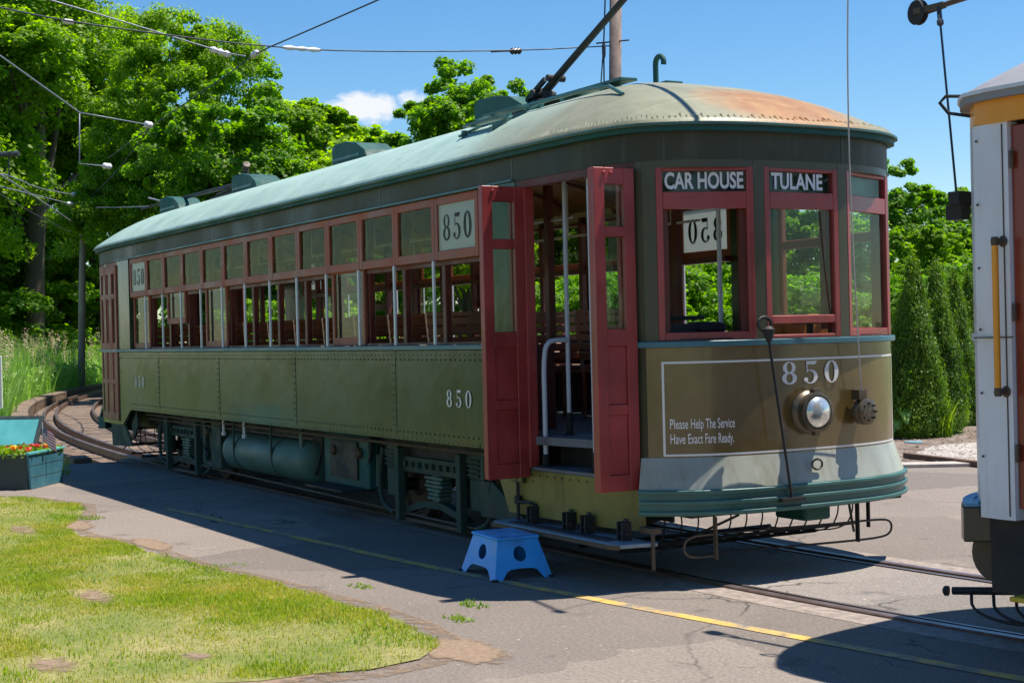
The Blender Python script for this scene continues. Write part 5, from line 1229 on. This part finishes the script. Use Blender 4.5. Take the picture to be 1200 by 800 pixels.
m = MB(); m.box(.005, .03, .05, 1.0, .05, .43); m.build('lid_panel', 'planterpanel', lid)
# flag
def m_flag():
    m, n, l, b = newmat('flag_cloth'); uv = n.new('ShaderNodeTexCoord'); s = n.new('ShaderNodeSeparateXYZ'); l.new(uv.outputs['UV'], s.inputs[0])
    def mt(op, a, b_=0.0):
        x = n.new('ShaderNodeMath'); x.operation = op
        for i, v in ((0, a), (1, b_)):
            if isinstance(v, (int, float)): x.inputs[i].default_value = v
            else: l.new(v, x.inputs[i])
        return x.outputs[0]
    st = mt('MODULO', mt('FLOOR', mt('MULTIPLY', s.outputs[1], 13.0)), 2.0)
    base = mix(n, l, st, (.62, .03, .04), (.85, .83, .82))
    can = mt('MULTIPLY', mt('LESS_THAN', s.outputs[0], .4), mt('GREATER_THAN', s.outputs[1], 6 / 13))
    fu, fv = mt('FRACT', mt('MULTIPLY', s.outputs[0], 15.0)), mt('FRACT', mt('MULTIPLY', s.outputs[1], 11.0))
    du, dv = mt('SUBTRACT', fu, .5), mt('SUBTRACT', fv, .5); star = mt('LESS_THAN', mt('ADD', mt('MULTIPLY', du, du), mt('MULTIPLY', dv, dv)), .06)
    cc = mix(n, l, star, (.02, .03, .16), (.85, .85, .85)); l.new(mix(n, l, can, base, cc), b.inputs['Base Color']); b.inputs['Roughness'].default_value = .8
    return m
flag = empty('flag', (-10.90, -2.76, .36), 0, 'small American flag on a stick standing in the planter box', 'flag')
m = MB(); m.cyl((0, 0, 0), (0, 0, .42), .006, 8); m.build('stick', 'barwhite', flag)
nu, nv = 16, 10; V = []; UVs = []
for i in range(nu + 1):
    for j in range(nv + 1):
        u, v = i / nu, j / nv; dx = .5 * u * .30; sag = -.16 * u; V.append((.5 * dx * 1.1, .87 * dx * 1.1 + .012 * math.sin(u * 9 + v * 2), .40 - (1 - v) * .21 + sag)); UVs.append((u, v))
F = [(i * (nv + 1) + j, (i + 1) * (nv + 1) + j, (i + 1) * (nv + 1) + j + 1, i * (nv + 1) + j + 1) for i in range(nu) for j in range(nv)]
me = bpy.data.meshes.new('cloth'); me.from_pydata(V, [], F); uvl = me.uv_layers.new(name='UVMap')
for lp in me.loops: uvl.data[lp.index].uv = UVs[lp.vertex_index]
me.materials.append(m_flag()); o = bpy.data.objects.new('cloth', me); COL.objects.link(o); o.parent = flag
sg = empty('notice_sign', (-6.62, -4.30, 0), math.atan2(.87, .5), 'navy sign board with a white border on a post, cut off by the left edge', 'sign')
m = MB(); m.box(-.25, .25, -.012, .012, 1.14, 1.63); m.build('board', 'whitepaint', sg, bevel=.006)
m = MB(); m.box(-.225, .225, -.016, -.0125, 1.165, 1.605); m.box(-.225, .225, .0125, .016, 1.165, 1.605); m.build('face', 'signnavy', sg)
m = MB(); m.box(-.22, -.17, -.06, -.017, 0, 1.6); m.build('post', 'timber', sg)

# ================================================================== PLANTS
def leafcloud(P, nrm, size, seed, asp=.62, droop=.3, jit=.8):
    """P: n x 3 leaf centres, nrm: outward direction; returns quads"""
    r = np.random.default_rng(seed); n = len(P)
    N = nrm + r.normal(size=(n, 3)) * jit; N[:, 2] += 1.0; N /= np.linalg.norm(N, axis=1)[:, None]
    a = np.cross(N, r.normal(size=(n, 3))); a /= np.linalg.norm(a, axis=1)[:, None] + 1e-9; b = np.cross(N, a)
    s = (size * (.55 + .9 * r.random(n)))[:, None]
    V = np.stack([P - a * s, P + b * s * asp, P + a * s - N * s * droop, P - b * s * asp], 1)
    return V.reshape(-1, 3)
def crown_mesh(name, seed, nclump, nleaf, size, rx, rz, zc, mat, gaps=.0, lobes=9, taper=0.0):
    r = np.random.default_rng(seed)
    L = []                                             # lobes: sub-crowns
    for i in range(lobes):
        t = r.uniform(0, 2 * PI); h = r.uniform(-.75, .85); q = math.sqrt(max(0, 1 - h * h)) * r.uniform(.45, .85); wf = 1 - taper * (h + .75) / 1.6
        L.append((rx * q * math.cos(t) * wf, rx * q * math.sin(t) * wf, zc + rz * h, rx * r.uniform(.28, .48) * wf))
    L.append((0, 0, zc, rx * .6)); L.append((0, 0, zc + rz * .62, rx * .38 * (1 - taper * .5)))
    L = np.array(L); w = L[:, 3] ** 2; k = r.choice(len(L), nclump, p=w / w.sum())
    d = r.normal(size=(nclump, 3)); d /= np.linalg.norm(d, axis=1)[:, None]; d[:, 2] = np.where(d[:, 2] < -.35, -d[:, 2], d[:, 2])
    rad = L[k, 3] * (.80 + .32 * r.random(nclump)); C_ = L[k, :3] + d * rad[:, None] * np.array([1, 1, rz / rx * .75])
    cs = L[k, 3] * r.uniform(.13, .30, nclump)
    kk = r.integers(0, nclump, nleaf); dd = r.normal(size=(nleaf, 3)); dd /= np.linalg.norm(dd, axis=1)[:, None]
    P = C_[kk] + dd * (cs[kk] * r.random(nleaf) ** .45)[:, None] * np.array([1.15, 1.15, .75])
    V = leafcloud(P, dd * .6 + d[kk] * .7, size, seed + 1)
    me = npmesh('tmp' + name, V, np.arange(nleaf * 4), mat); me.name = name; return me, L
def trunk_mesh(name, L, zc, seed, r0=.035, lean=.02):
    r = random.Random(seed); m = MB(); top = zc + .12
    ax = [(0, 0, -.1), (lean * .3, 0, top * .3), (lean, lean * .5, top * .65), (lean * .8, lean, top)]
    m.tube(smoothpts(ax, 1), [r0 * 1.5, r0 * 1.15, r0, r0 * .9, r0 * .75, r0 * .5][:len(smoothpts(ax, 1))] + [r0 * .4] * max(0, len(smoothpts(ax, 1)) - 6), 9)
    for (x, y, z, q) in list(L)[:9]:
        s = (lean * .5, lean * .3, top * r.uniform(.35, .75)); e = (x, y, z); mid = ((s[0] + x) * .5, (s[1] + y) * .5, (s[2] + z) * .5 + .02 - .04 * r.random())
        m.tube(smoothpts([s, mid, e], 1), [r0 * .5, r0 * .42, r0 * .3, r0 * .15][:len(smoothpts([s, mid, e], 1))] + [r0 * .12] * max(0, len(smoothpts([s, mid, e], 1)) - 4), 6)
    return m
KINDS = {}
def make_kind(key, label, mat, seed, nclump=420, nleaf=42000, size=.0075, rx=.34, rz=.42, zc=.57, lobes=11, taper=.25, r0=.018):
    me, L = crown_mesh('crown', seed, nclump, nleaf, size, rx, rz, zc, mat, lobes=lobes, taper=taper)
    KINDS[key] = (me, trunk_mesh('trunk', L, zc, seed, r0), None)
make_kind('maple', '', 'leafA', 11, rx=.36, rz=.40, nleaf=80000, nclump=520)
make_kind('bigmaple', '', 'leafA', 91, rx=.36, rz=.40, nleaf=170000, nclump=1100, size=.0046, lobes=16)
make_kind('bright', '', 'leafB', 23, rx=.34, rz=.42, lobes=13)
make_kind('ash', '', 'leafC', 37, rx=.33, rz=.40, nleaf=60000, nclump=300, lobes=15)
make_kind('loose', '', 'leafA', 51, rx=.40, rz=.36, nclump=190, nleaf=26000, lobes=16, zc=.60)
make_kind('shrub', '', 'leafC', 61, rx=.62, rz=.42, zc=.42, nclump=330, nleaf=36000, size=.014, lobes=12, taper=.1)
tmesh = {}
def tree(kind, x, y, h, w, rz, label, group=None, z=-.05, cat='tree', name='broadleaf_tree'):
    t = empty(name, (x, y, z), rz, label, cat, group); t.scale = (h * w, h * w, h)
    c = bpy.data.objects.new('crown', KINDS[kind][0]); COL.objects.link(c); c.parent = t
    if kind not in tmesh: k = KINDS[kind][1].build('trunk', 'bark', t, smooth=True); tmesh[kind] = k
    else: k = tmesh[kind].copy(); COL.objects.link(k); k.parent = t
    return t
G1 = 'tall trees behind the track at the left'; G2 = 'trees seen behind and through the green car'; G3 = 'trees beyond the evergreens at the right'; G4 = 'dark bushes under the trees'; G5 = 'trees behind the photographer'
def wf(w, k=.72): return w / k
TREES = [
 ('maple', -41.5, 12.4, 11.8, 1.1, .8, 'rounded tree filling the slope between the tall trees and the yellow green one', G1, -1.0),
 ('bigmaple', -64.2, 8.6, 25.5, 1.05, .4, 'tallest broad tree at the far left, its top cut off by the picture edge', G1, -1.1),
 ('bigmaple', -46.5, 10.6, 14.8, .84, 2.1, 'tall rounded tree sloping down toward the sky above the rear of the green car', G1, -1.1),
 ('ash', -38.2, 9.9, 12.6, .95, 1.2, 'dark green tree just right of the tall trees, above the rear roof vent', G1, -1.1),
 ('bright', -46.7, 14.3, 12.6, 1.15, 4.0, 'yellow green tree in the gap left of the small white cloud', G1, -1.0),
 ('bright', -72.0, 8.2, 18.5, .72, 3.0, 'bright yellow green tree low at the left edge behind the reeds', G1, -1.1),
 ('bigmaple', -71.5, 13.6, 20.5, .78, 1.9, 'dark broad tree behind the wooden pole at the left', G1, -1.1),
 ('ash', -50.2, 13.4, 13.6, 1.1, 5.0, 'shaded tree low behind the rear end of the green car', G1, -1.0),
 ('maple', -60.5, 18.5, 13.6, .95, 3.6, 'broad tree far back above the rear roof of the green car', G1, -1.0),
 ('ash', -40.5, 18.0, 11.6, .95, .7, 'rounded tree right under the small white cloud', G2, -.5),
 ('ash', -32.7, 14.9, 11.0, 1.0, 2.6, 'rounded tree standing tallest left of the large roof vent', G2, 0),
 ('ash', -28.7, 13.9, 9.5, .95, 4.4, 'rounded tree directly behind the large front roof vent', G2, 0),
 ('maple', -29.4, 9.4, 6.3, .95, 1.5, 'low leafy tree seen through the rear saloon windows', G2, -.5),
 ('bright', -24.2, 10.2, 5.3, 1.05, .9, 'bright leafy tree seen through the middle saloon windows', G2, 0),
 ('maple', -27.3, 15.9, 6.8, 1.0, 3.3, 'leafy tree seen through the front saloon windows', G2, 0),
 ('bright', -27.8, 19.2, 7.7, .95, 5.6, 'bright tree seen through the open front doorway', G2, 0),
 ('ash', -23.5, 18.6, 6.8, 1.0, .2, 'blue green tree seen through the left front window', G2, 0),
 ('maple', -21.1, 18.8, 6.0, 1.0, 2.4, 'leafy tree seen through the centre front window', G2, 0),
 ('ash', -24.6, 24.6, 7.1, 1.05, 4.8, 'tree against the sky just right of the front end of the green car', G3, 0),
 ('maple', -24.9, 27.6, 6.2, 1.1, 1.1, 'lower tree whose top slopes down to the white tram', G3, 0),
 ('maple', -21.5, 23.3, 4.6, .95, 3.9, 'bright leafy tree right behind the evergreen columns', G3, 0),
 ('bright', -37.0, 12.6, 8.6, 1.1, 2.2, 'bright tree over the rear roof between the two rearmost vents', G2, -.5),
 ('ash', -28.0, 32.8, 7.0, .9, 2.2, 'tree hidden mostly behind the white tram', G3, 0),
]
for k, x, y, h, w, rz, lab, g, z in TREES: tree(k, x, y, h, w, rz, lab, g, z)
SH = [(-19.5, 11.0, 3.4), (-23.0, 12.8, 3.8), (-17.5, 14.5, 3.2), (-20.5, 17.2, 3.6), (-16.5, 18.6, 3.2), (-18.5, 21.8, 3.6), (-27.5, 7.6, 3.2), (-33.5, 9.0, 3.8), (-40, 11.5, 4.2), (-17.8, 25.5, 3.4), (-50, 13, 5), (-13.8, 16.6, 2.6), (-31, 22, 5), (-38, 24, 6)]
SL = ['below the bright tree in the middle windows', 'left of the front saloon windows', 'behind the open doorway', 'behind the driver position', 'behind the left front window', 'behind the centre front window', 'beside the inner side of the track curve', 'behind the rear saloon windows', 'behind the rear doors', 'behind the evergreen columns', 'far back beside the track', 'nearest to the mulch bed', 'far behind the front saloon windows', 'farthest back under the rounded trees']
for i, (x, y, h) in enumerate(SH): tree('shrub', x, y, h, 1.1, i * 1.7, 'dense dark bush ' + SL[i], G4, -.5 if x < -22 else -.1, 'bush', 'bush')
for i, (x, y, h, k) in enumerate([(-62, 2.5, 6, 'shrub'), (-66, 8, 7, 'shrub'), (-74, 14, 8, 'shrub'), (-80, 4, 7.5, 'shrub'), (-84, 0, 8, 'shrub'), (-70, 4.5, 10, 'shrub'), (-78, 9.5, 12, 'shrub')]):
    tree(k, x, y, h, 1.3, i * 2.1, 'dark bush behind the reeds, ' + ['left of the wooden pole', 'at the foot of the wooden pole', 'right of the wooden pole', 'behind the navy sign', 'beyond the left edge of the picture', 'largest, under the tall crown at the left', 'farthest back between the tall trunks'][i], 'dark bushes behind the reeds', -1.4, 'bush', 'bush')
for i, (x, y, h) in enumerate([(-64, -47, 12), (-46, -38, 10), (-34, -35, 12), (-19, -29, 9), (-5, -27, 11), (9, -27, 13), (20, -28, 13), (31, -20, 14), (37, -8, 13), (42, 4, 13), (44, 15, 13), (40, 25, 13), (33, 34, 13)]):  # unseen trees, added to be reflected in the glass and glossy paint
    tree(['maple', 'bright', 'ash'][i % 3], x, y, h, 1.25, i * 1.3, 'tall leafy tree standing behind the photographer', G5, 0)
# evergreen columns
def cypress_mesh(seed, n=70000):
    r = np.random.default_rng(seed); nc = 1600; h = 1 - r.random(nc) ** .6 * .99; th = r.uniform(0, 2 * PI, nc)
    R_ = .225 * np.clip(1 - h, 0, 1) ** .72 * (.90 + .09 * np.sin(th * 3 + h * 9 + seed) + .05 * np.sin(th * 5 - h * 23) + .07 * r.normal(size=nc)) * np.where(h < .08, .75 + 3 * h, 1); R_ = np.abs(R_)
    C_ = np.stack([R_ * np.cos(th), R_ * np.sin(th), .02 + h * .97], -1); k = r.integers(0, nc, n); d = np.stack([np.cos(th), np.sin(th), np.full(nc, .5)], -1)[k]
    P = C_[k] * np.array([1, 1, 1]) + r.normal(size=(n, 3)) * np.array([.013, .013, .022]) - d * (r.random(n) ** 2 * .06)[:, None]
    P[:, 2] = np.maximum(P[:, 2], .005)
    N = d + r.normal(size=(n, 3)) * .5; N /= np.linalg.norm(N, axis=1)[:, None]; up = np.array([0, 0, 1]) + r.normal(size=(n, 3)) * .35; a = up - N * (up * N).sum(1)[:, None]; a /= np.linalg.norm(a, axis=1)[:, None]; b = np.cross(N, a)
    s = (.0068 * (.6 + .9 * r.random(n)))[:, None]; V = np.stack([P - a * s, P + b * s * .5, P + a * s * 1.2, P - b * s * .5], 1).reshape(-1, 3)
    me = npmesh('tmpcy', V, np.arange(n * 4), 'leafD'); me.name = 'crown'; return me
cym = [cypress_mesh(3), cypress_mesh(8)]; cyt = None
CY = [(-9.00, 9.85, 2.80, .92, 'broadest evergreen column, nearest to the front of the green car'), (-9.25, 10.60, 2.74, .88, 'second evergreen column, leaning in front of the gap to the right'), (-10.92, 12.37, 2.74, .74, 'narrow evergreen column whose tip shows between the front pair and the right pair'), (-10.43, 12.33, 2.70, .80, 'evergreen column left of the rightmost tip'), (-11.06, 13.20, 2.68, .84, 'evergreen column nearest to the white tram')]
for i, (x, y, h, w, lab) in enumerate(CY):
    t = empty('evergreen', (x, y, -.02), i * 1.9, lab, 'evergreen', 'columnar evergreens in the mulch bed'); t.scale = (h * w, h * w, h); t.rotation_euler = (.03 * math.sin(i * 2.3), .035 * math.cos(i * 1.7), i * 1.9)
    c = bpy.data.objects.new('crown', cym[i % 2]); COL.objects.link(c); c.parent = t
    if cyt is None: mm = MB(); mm.tube([(0, 0, -.02), (0, 0, .4), (0, 0, .9)], [.03, .022, .006], 8); cyt = mm.build('trunk', 'bark', t)
    else: k = cyt.copy(); COL.objects.link(k); k.parent = t
# hosta, grass clump, rocks
def hosta(x, y, R0, H0, label):
    m = MB(); r = random.Random(4)
    for i in range(46):
        a = r.uniform(0, 2 * PI); ln = r.uniform(.55, 1.0) * R0; hh = r.uniform(.35, 1.0) * H0; w = ln * .26; ax = Vector((math.cos(a), math.sin(a), 0)); sx = Vector((-math.sin(a), math.cos(a), 0)); P = []
        for t, ww, z in ((0, .1, 0), (.3, .25, .75), (.55, 1, 1.0), (.8, .8, .85), (1.0, .05, .55)):
            c = ax * (ln * t) + Vector((0, 0, hh * z)); P.append((c - sx * w * ww + Vector((0, 0, w * .3 * ww)), c, c + sx * w * ww + Vector((0, 0, w * .3 * ww))))
        vs = [p for q in P for p in q]; m.add(vs, [(i * 3 + j, i * 3 + j + 1, i * 3 + j + 4, i * 3 + j + 3) for i in range(4) for j in range(2)])
    o = m.build('hosta', 'hosta', smooth=True, loc=(x, y, 0)); return tag(o, label, 'plant')
hosta(-8.95, 9.55, .42, .50, 'pale green hosta with broad leaves beside the front end of the green car')
o = blades('grass_clump', 260, (-.16, .16, -.16, .16), None, .36, .022, 'weed', 0, .7, None, 77, .3); o.location = (-8.72, 10.1, 0); tag(o, 'upright clump of green blades in front of the evergreens', 'plant')
def rock(x, y, s, mat, label, name, cat, seed, flat=.6):
    import bmesh
    bm = bmesh.new(); bmesh.ops.create_icosphere(bm, subdivisions=3, radius=1); r = random.Random(seed); k = [Vector((r.gauss(0, 1), r.gauss(0, 1), r.gauss(0, 1))).normalized() for _ in range(9)]
    for v in bm.verts:
        d = 1 - .25 * max(0, max(v.co.dot(q) for q in k) - .75) * 3; v.co = Vector((v.co.x * s * d, v.co.y * s * .8 * d, v.co.z * s * flat * d))
    me = bpy.data.meshes.new(name); bm.to_mesh(me); bm.free(); me.materials.append(MT[mat]); o = bpy.data.objects.new(name, me); COL.objects.link(o); o.location = (x, y, s * flat * .6); return tag(o, label, cat)
rock(-8.80, 9.72, .14, 'rocky', 'yellowish rock between the hosta and the upright grass clump', 'rock', 'rock', 3)
rock(-8.1, 9.0, .16, 'bluegrey', 'flat blue grey slate in the mulch below the hosta', 'slate', 'rock', 6, .16)
rock(-9.6, 12.4, .16, 'stone', 'pale rounded rock at the foot of the right evergreen', 'rock', 'rock', 9, .5)
# mulch chips: real flakes
r = np.random.default_rng(12); n = 5000; t_ = r.uniform(-1, 7, n); o_ = r.uniform(.3, 6, n); X = BED0[0] + BEDD[0] * t_ - BEDD[1] * o_; Y = BED0[1] + BEDD[1] * t_ + BEDD[0] * o_
P = np.stack([X, Y, .012 + .02 * r.random(n)], -1); V = leafcloud(P, np.tile([0, 0, 1.5], (n, 1)), .022, 5, .5, .1, .5); o = npmesh('mulch_chips', V, np.arange(n * 4), 'mulch'); tag(o, 'loose bark chips scattered over the mulch bed', 'mulch', kind='stuff')
# reeds and rough grass outside the track curve
def outer(x): return (x + 10) ** 2 / 178.0 * (x < -10) - 1.7
def reedden(x, y): return np.where((y < outer(x)) & (y > -6.9 + (8 - x) * .16), np.clip(.25 + vnoise(x, y, .5, 3), 0, 1), 0)
o = blades('reeds', 130000, (-62, -27, -6, 13), None, 2.0, .045, 'reed', -1.15, .35, reedden, 41, .3); tag(o, 'tall green reeds with pale plumes outside the curve of the track', 'reeds', kind='stuff')
r = np.random.default_rng(8); n = 400000; X = r.uniform(-60, -31, n); Y = r.uniform(-5, 12, n); k = r.random(n) < reedden(X, Y); X, Y = X[k], Y[k]; base = np.stack([X, Y, -.2 + 1.2 * r.random(len(X))], -1); al = r.uniform(.25, 1, len(X))
P = base[:16000]; V = leafcloud(P, np.tile([1., -.6, 0], (len(P), 1)), .16, 9, .22, .5, .6); o = npmesh('reed_leaves', V, np.arange(len(P) * 4), 'reed'); tag(o, 'arching leaves of the reeds', 'reeds', kind='stuff')
pc = base[16000:16200]; kk = r.integers(0, len(pc), 9000); P = np.array(pc)[kk] + r.normal(size=(9000, 3)) * np.array([.05, .05, .16]) + np.array([0, 0, 1.1]); V = leafcloud(P, np.tile([0, 0, 1.], (9000, 1)), .035, 10, .4, .3, 1); o = npmesh('reed_plumes', V, np.arange(9000 * 4), 'plume'); tag(o, 'pale feathery plumes standing above the reeds', 'reeds', kind='stuff')
def roughden(x, y): return np.where(((y < outer(x) + .1) & (y > -8) & ~((x > -17.5) & (y > -2.1))), .9, .0) + np.where((x > -15) & (x < -14.1) & (y < -1.7) & (y > -2.6), .3, 0)
o = blades('rough_grass', 60000, (-30, -12.2, -5.5, 0), None, .18, .014, 'weed', 0, .8, roughden, 44, .4)
me = o.data; co = np.empty(len(me.vertices) * 3, np.float32); me.vertices.foreach_get('co', co); co = co.reshape(-1, 3)
tt = np.clip((co[:, 0] + 14.2) / -2.0, 0, 1); co[:, 2] += -.02 - 1.1 * tt * tt * (3 - 2 * tt); me.vertices.foreach_set('co', co.ravel()); me.update(); tag(o, 'rough uncut grass in the hollow beside the trestle and planter', 'grass', kind='stuff')

# ================================================================== POLES AND OVERHEAD WIRES
def pole(name, pts, r, label, mat='polewood'):
    t = empty(name, pts[0], 0, label, 'pole'); o = Vector(pts[0]); m = MB(); m.tube([Vector(p) - o for p in pts], r, 12); m.build('shaft', mat, t, smooth=True); return t
pA = pole('utility_pole', [(-23.71, 14.17, -.1), (-23.66, 14.3, 5.5), (-23.60, 14.47, 11.4)], [.17, .16, .15], 'brown wooden pole rising behind the roof of the green car')
def part_at(t, mb, name, mat):
    o = mb.build(name, mat, t); o.location = -Vector(t.location); return o
m = MB(); m.cyl((-23.9, 14.0, 9.02), (-23.3, 14.6, 9.04), .02, 8); part_at(pA, m, 'through_bolt', 'wire')
m = MB(); m.tube([(-23.55, 14.13, 10.9), (-23.60, 14.03, 8.95), (-23.60, 14.01, 7.6)], .022, 6); m.tube([(-23.60, 14.03, 8.95), (-23.66, 13.93, 7.7), (-23.66, 13.93, 3.0)], .018, 6); m.cyl((-23.75, 13.9, 7.95), (-23.5, 14.15, 7.95), .02, 6); m.lathe((-23.6, 14.03, 8.6), (0, 0, 1), [(.03, 0), (.05, .1), (.05, .3), (.03, .4)], 8); part_at(pA, m, 'ground_wire', 'wire')
pB = pole('utility_pole', [(-49.60, 7.18, -1.2), (-49.53, 7.33, 4), (-49.47, 7.47, 7.55)], [.15, .13, .115], 'grey wooden pole rising from the reeds at the left', 'polegrey')
def wire(name, pts, r, mat, label, ins=(), insr=.05, it=2, cat='wire', insmat='insul'):
    t = empty(name, pts[0], 0, label, cat); o = Vector(pts[0]); m = MB(); m.tube(smoothpts([Vector(p) - o for p in pts], it) if it else [Vector(p) - o for p in pts], r, 6); m.build('cable', mat, t, smooth=True)
    for a, b in ins:
        a, b = Vector(a), Vector(b); L_ = (b - a).length; m = MB(); m.lathe(tuple(a - o), tuple(b - a), [(.01, 0), (insr * .6, .02 * L_), (insr, .2 * L_), (insr * .6, .35 * L_), (insr, .5 * L_), (insr * .6, .65 * L_), (insr, .8 * L_), (insr * .6, .98 * L_), (.01, L_)], 10); m.build('insulator', insmat, t, smooth=True)
    return t
def lerp(a, b, t): return tuple(a[i] + (b[i] - a[i]) * t for i in range(3))
W1 = [(-19.05, -1.79, 7.64), (-20.39, -.10, 7.74), (-21.99, 3.14, 7.93), (-22.42, 4.40, 7.99), (-23.37, 6.78, 8.19), (-23.99, 11.74, 8.68), (-23.67, 14.30, 8.94)]
wire('overhead_wire', W1, .016, 'wire', 'longest span wire crossing the sky to the brown wooden pole behind the green car', [(lerp(W1[3], W1[4], .3), lerp(W1[3], W1[4], .75)), (lerp(W1[1], W1[2], 0), lerp(W1[1], W1[2], .06))], .055)
m = MB(); 
wire('overhead_wire', [(-23.99, 11.0, 8.60), (-23.99, 11.74, 8.68)], .015, 'wire', 'short dark link with a ball insulator left of the trolley pole', [((-24.0, 11.55, 8.66), (-23.99, 11.85, 8.69))], .09, 0, insmat='insuldark')
wire('overhead_wire', [(-22.66, -.04, 8.67), (-22.60, 2.08, 8.20), (-22.76, 3.80, 7.85), (-22.53, 4.21, 7.76)], .016, 'wirelight', 'pale twisted wire running down to a white insulator near the top left', [((-22.76, 3.50, 7.91), (-22.74, 3.95, 7.80))], .075)
W3 = [(-15.46, 4.48, 7.71), (-20.14, 4.36, 7.75), (-22.42, 4.40, 7.83), (-23.65, 4.26, 7.59), (-29.42, 4.24, 7.23), (-34, 4.3, 6.9)]
wire('trolley_wire', W3, .015, 'wire', 'dark trolley wire slanting from the top centre down toward the left trees', [(lerp(W3[1], W3[2], .95), lerp(W3[2], W3[3], .15))], .07)
wire('overhead_wire', [(-23.22, -1.02, 7.75), (-24.09, -.53, 7.71), (-28.33, 2.12, 7.27)], .018, 'wirelight', 'pale wire slanting down across the left trees from the picture edge')
wire('overhead_wire', [(-28.33, 2.12, 7.27), (-29.45, 4.20, 7.21)], .015, 'wirelight', 'pale wire ending in the upper white insulator before the left trees', [(lerp((-28.33, 2.12, 7.27), (-29.45, 4.2, 7.21), .9), (-29.45, 4.2, 7.21))], .09, 0)
wire('overhead_wire', [(-28.33, 2.12, 7.27), (-28.34, 2.09, 6.05), (-28.97, 3.01, 6.08)], .016, 'wirelight', 'thin dropper wire with the lower white insulator before the left trees', [(lerp((-28.34, 2.09, 6.05), (-28.97, 3.01, 6.08), .75), (-28.97, 3.01, 6.08))], .08, 0)
wire('overhead_wire', [(-29.45, 4.20, 7.21), (-40.2, 6.1, 7.10), (-49.45, 7.51, 7.15)], .015, 'wire', 'dark wire from the upper insulator down to the wooden pole at the left')
wire('overhead_wire', [(-25.24, -.53, 5.43), (-31.1, 1.1, 6.0), (-37.02, 3.04, 6.30), (-49.48, 7.46, 7.35)], .016, 'wirelight', 'pale wire reaching the top of the wooden pole at the left', [(lerp((-37.02, 3.04, 6.30), (-49.48, 7.46, 7.35), .70), lerp((-37.02, 3.04, 6.3), (-49.48, 7.46, 7.35), .86))], .09)
wire('overhead_wire', [(-25.24, -.54, 5.17), (-37.09, 2.92, 6.14), (-49.48, 7.45, 6.92)], .018, 'wirelight', 'pale wire just below the pole top, rising out of the left picture edge', [(lerp((-37.09, 2.92, 6.14), (-49.48, 7.45, 6.92), .62), lerp((-37.09, 2.92, 6.14), (-49.48, 7.45, 6.92), .85))], .09)
wire('trolley_wire', [(-49.48, 7.45, 6.92), (-35.73, 5.30, 5.70), (-25.26, 3.44, 4.83), (-15.9, .1, 4.05)], .016, 'wirelight', 'pale wire from the wooden pole to the stowed rear trolley pole')
wire('trolley_wire', [(-25.23, -.53, 5.50), (-38.88, 3.82, 5.94), (-64.07, 12.14, 6.43)], .02, 'wirelight', 'pale wire crossing behind the rear corner of the green roof')
wire('trolley_wire', [(-25.23, -.60, 5.10), (-38.88, 3.70, 5.50), (-64.07, 12.5, 6.1)], .014, 'wire', 'dark thin wire just under the pale wires at the left')
m = MB(); tb2 = empty('bracket_arm', (-23.15, -.93, 5.55), 0, 'short dark bracket arm sticking in from the left picture edge', 'bracket'); m.tube([(-1, -1.4, 0), (.27, .48, 0)], .055, 8); m.build('arm', 'wire', tb2)
m = MB(); m.tube([(.15, .3, 0), (.15, .3, -.5)], .012, 6); m.build('dropper', 'wire', tb2)
# long wires overhead that nothing in view carries but the trolley poles touch
m = MB(); m.cyl((-49.66, 7.15, 7.14), (-49.28, 7.82, 7.02), .04, 8); m.cyl((-49.66, 7.15, 6.72), (-49.28, 7.82, 6.72), .03, 8); part_at(pB, m, 'cross_arm', 'polegrey')
bpy.context.view_layer.update()
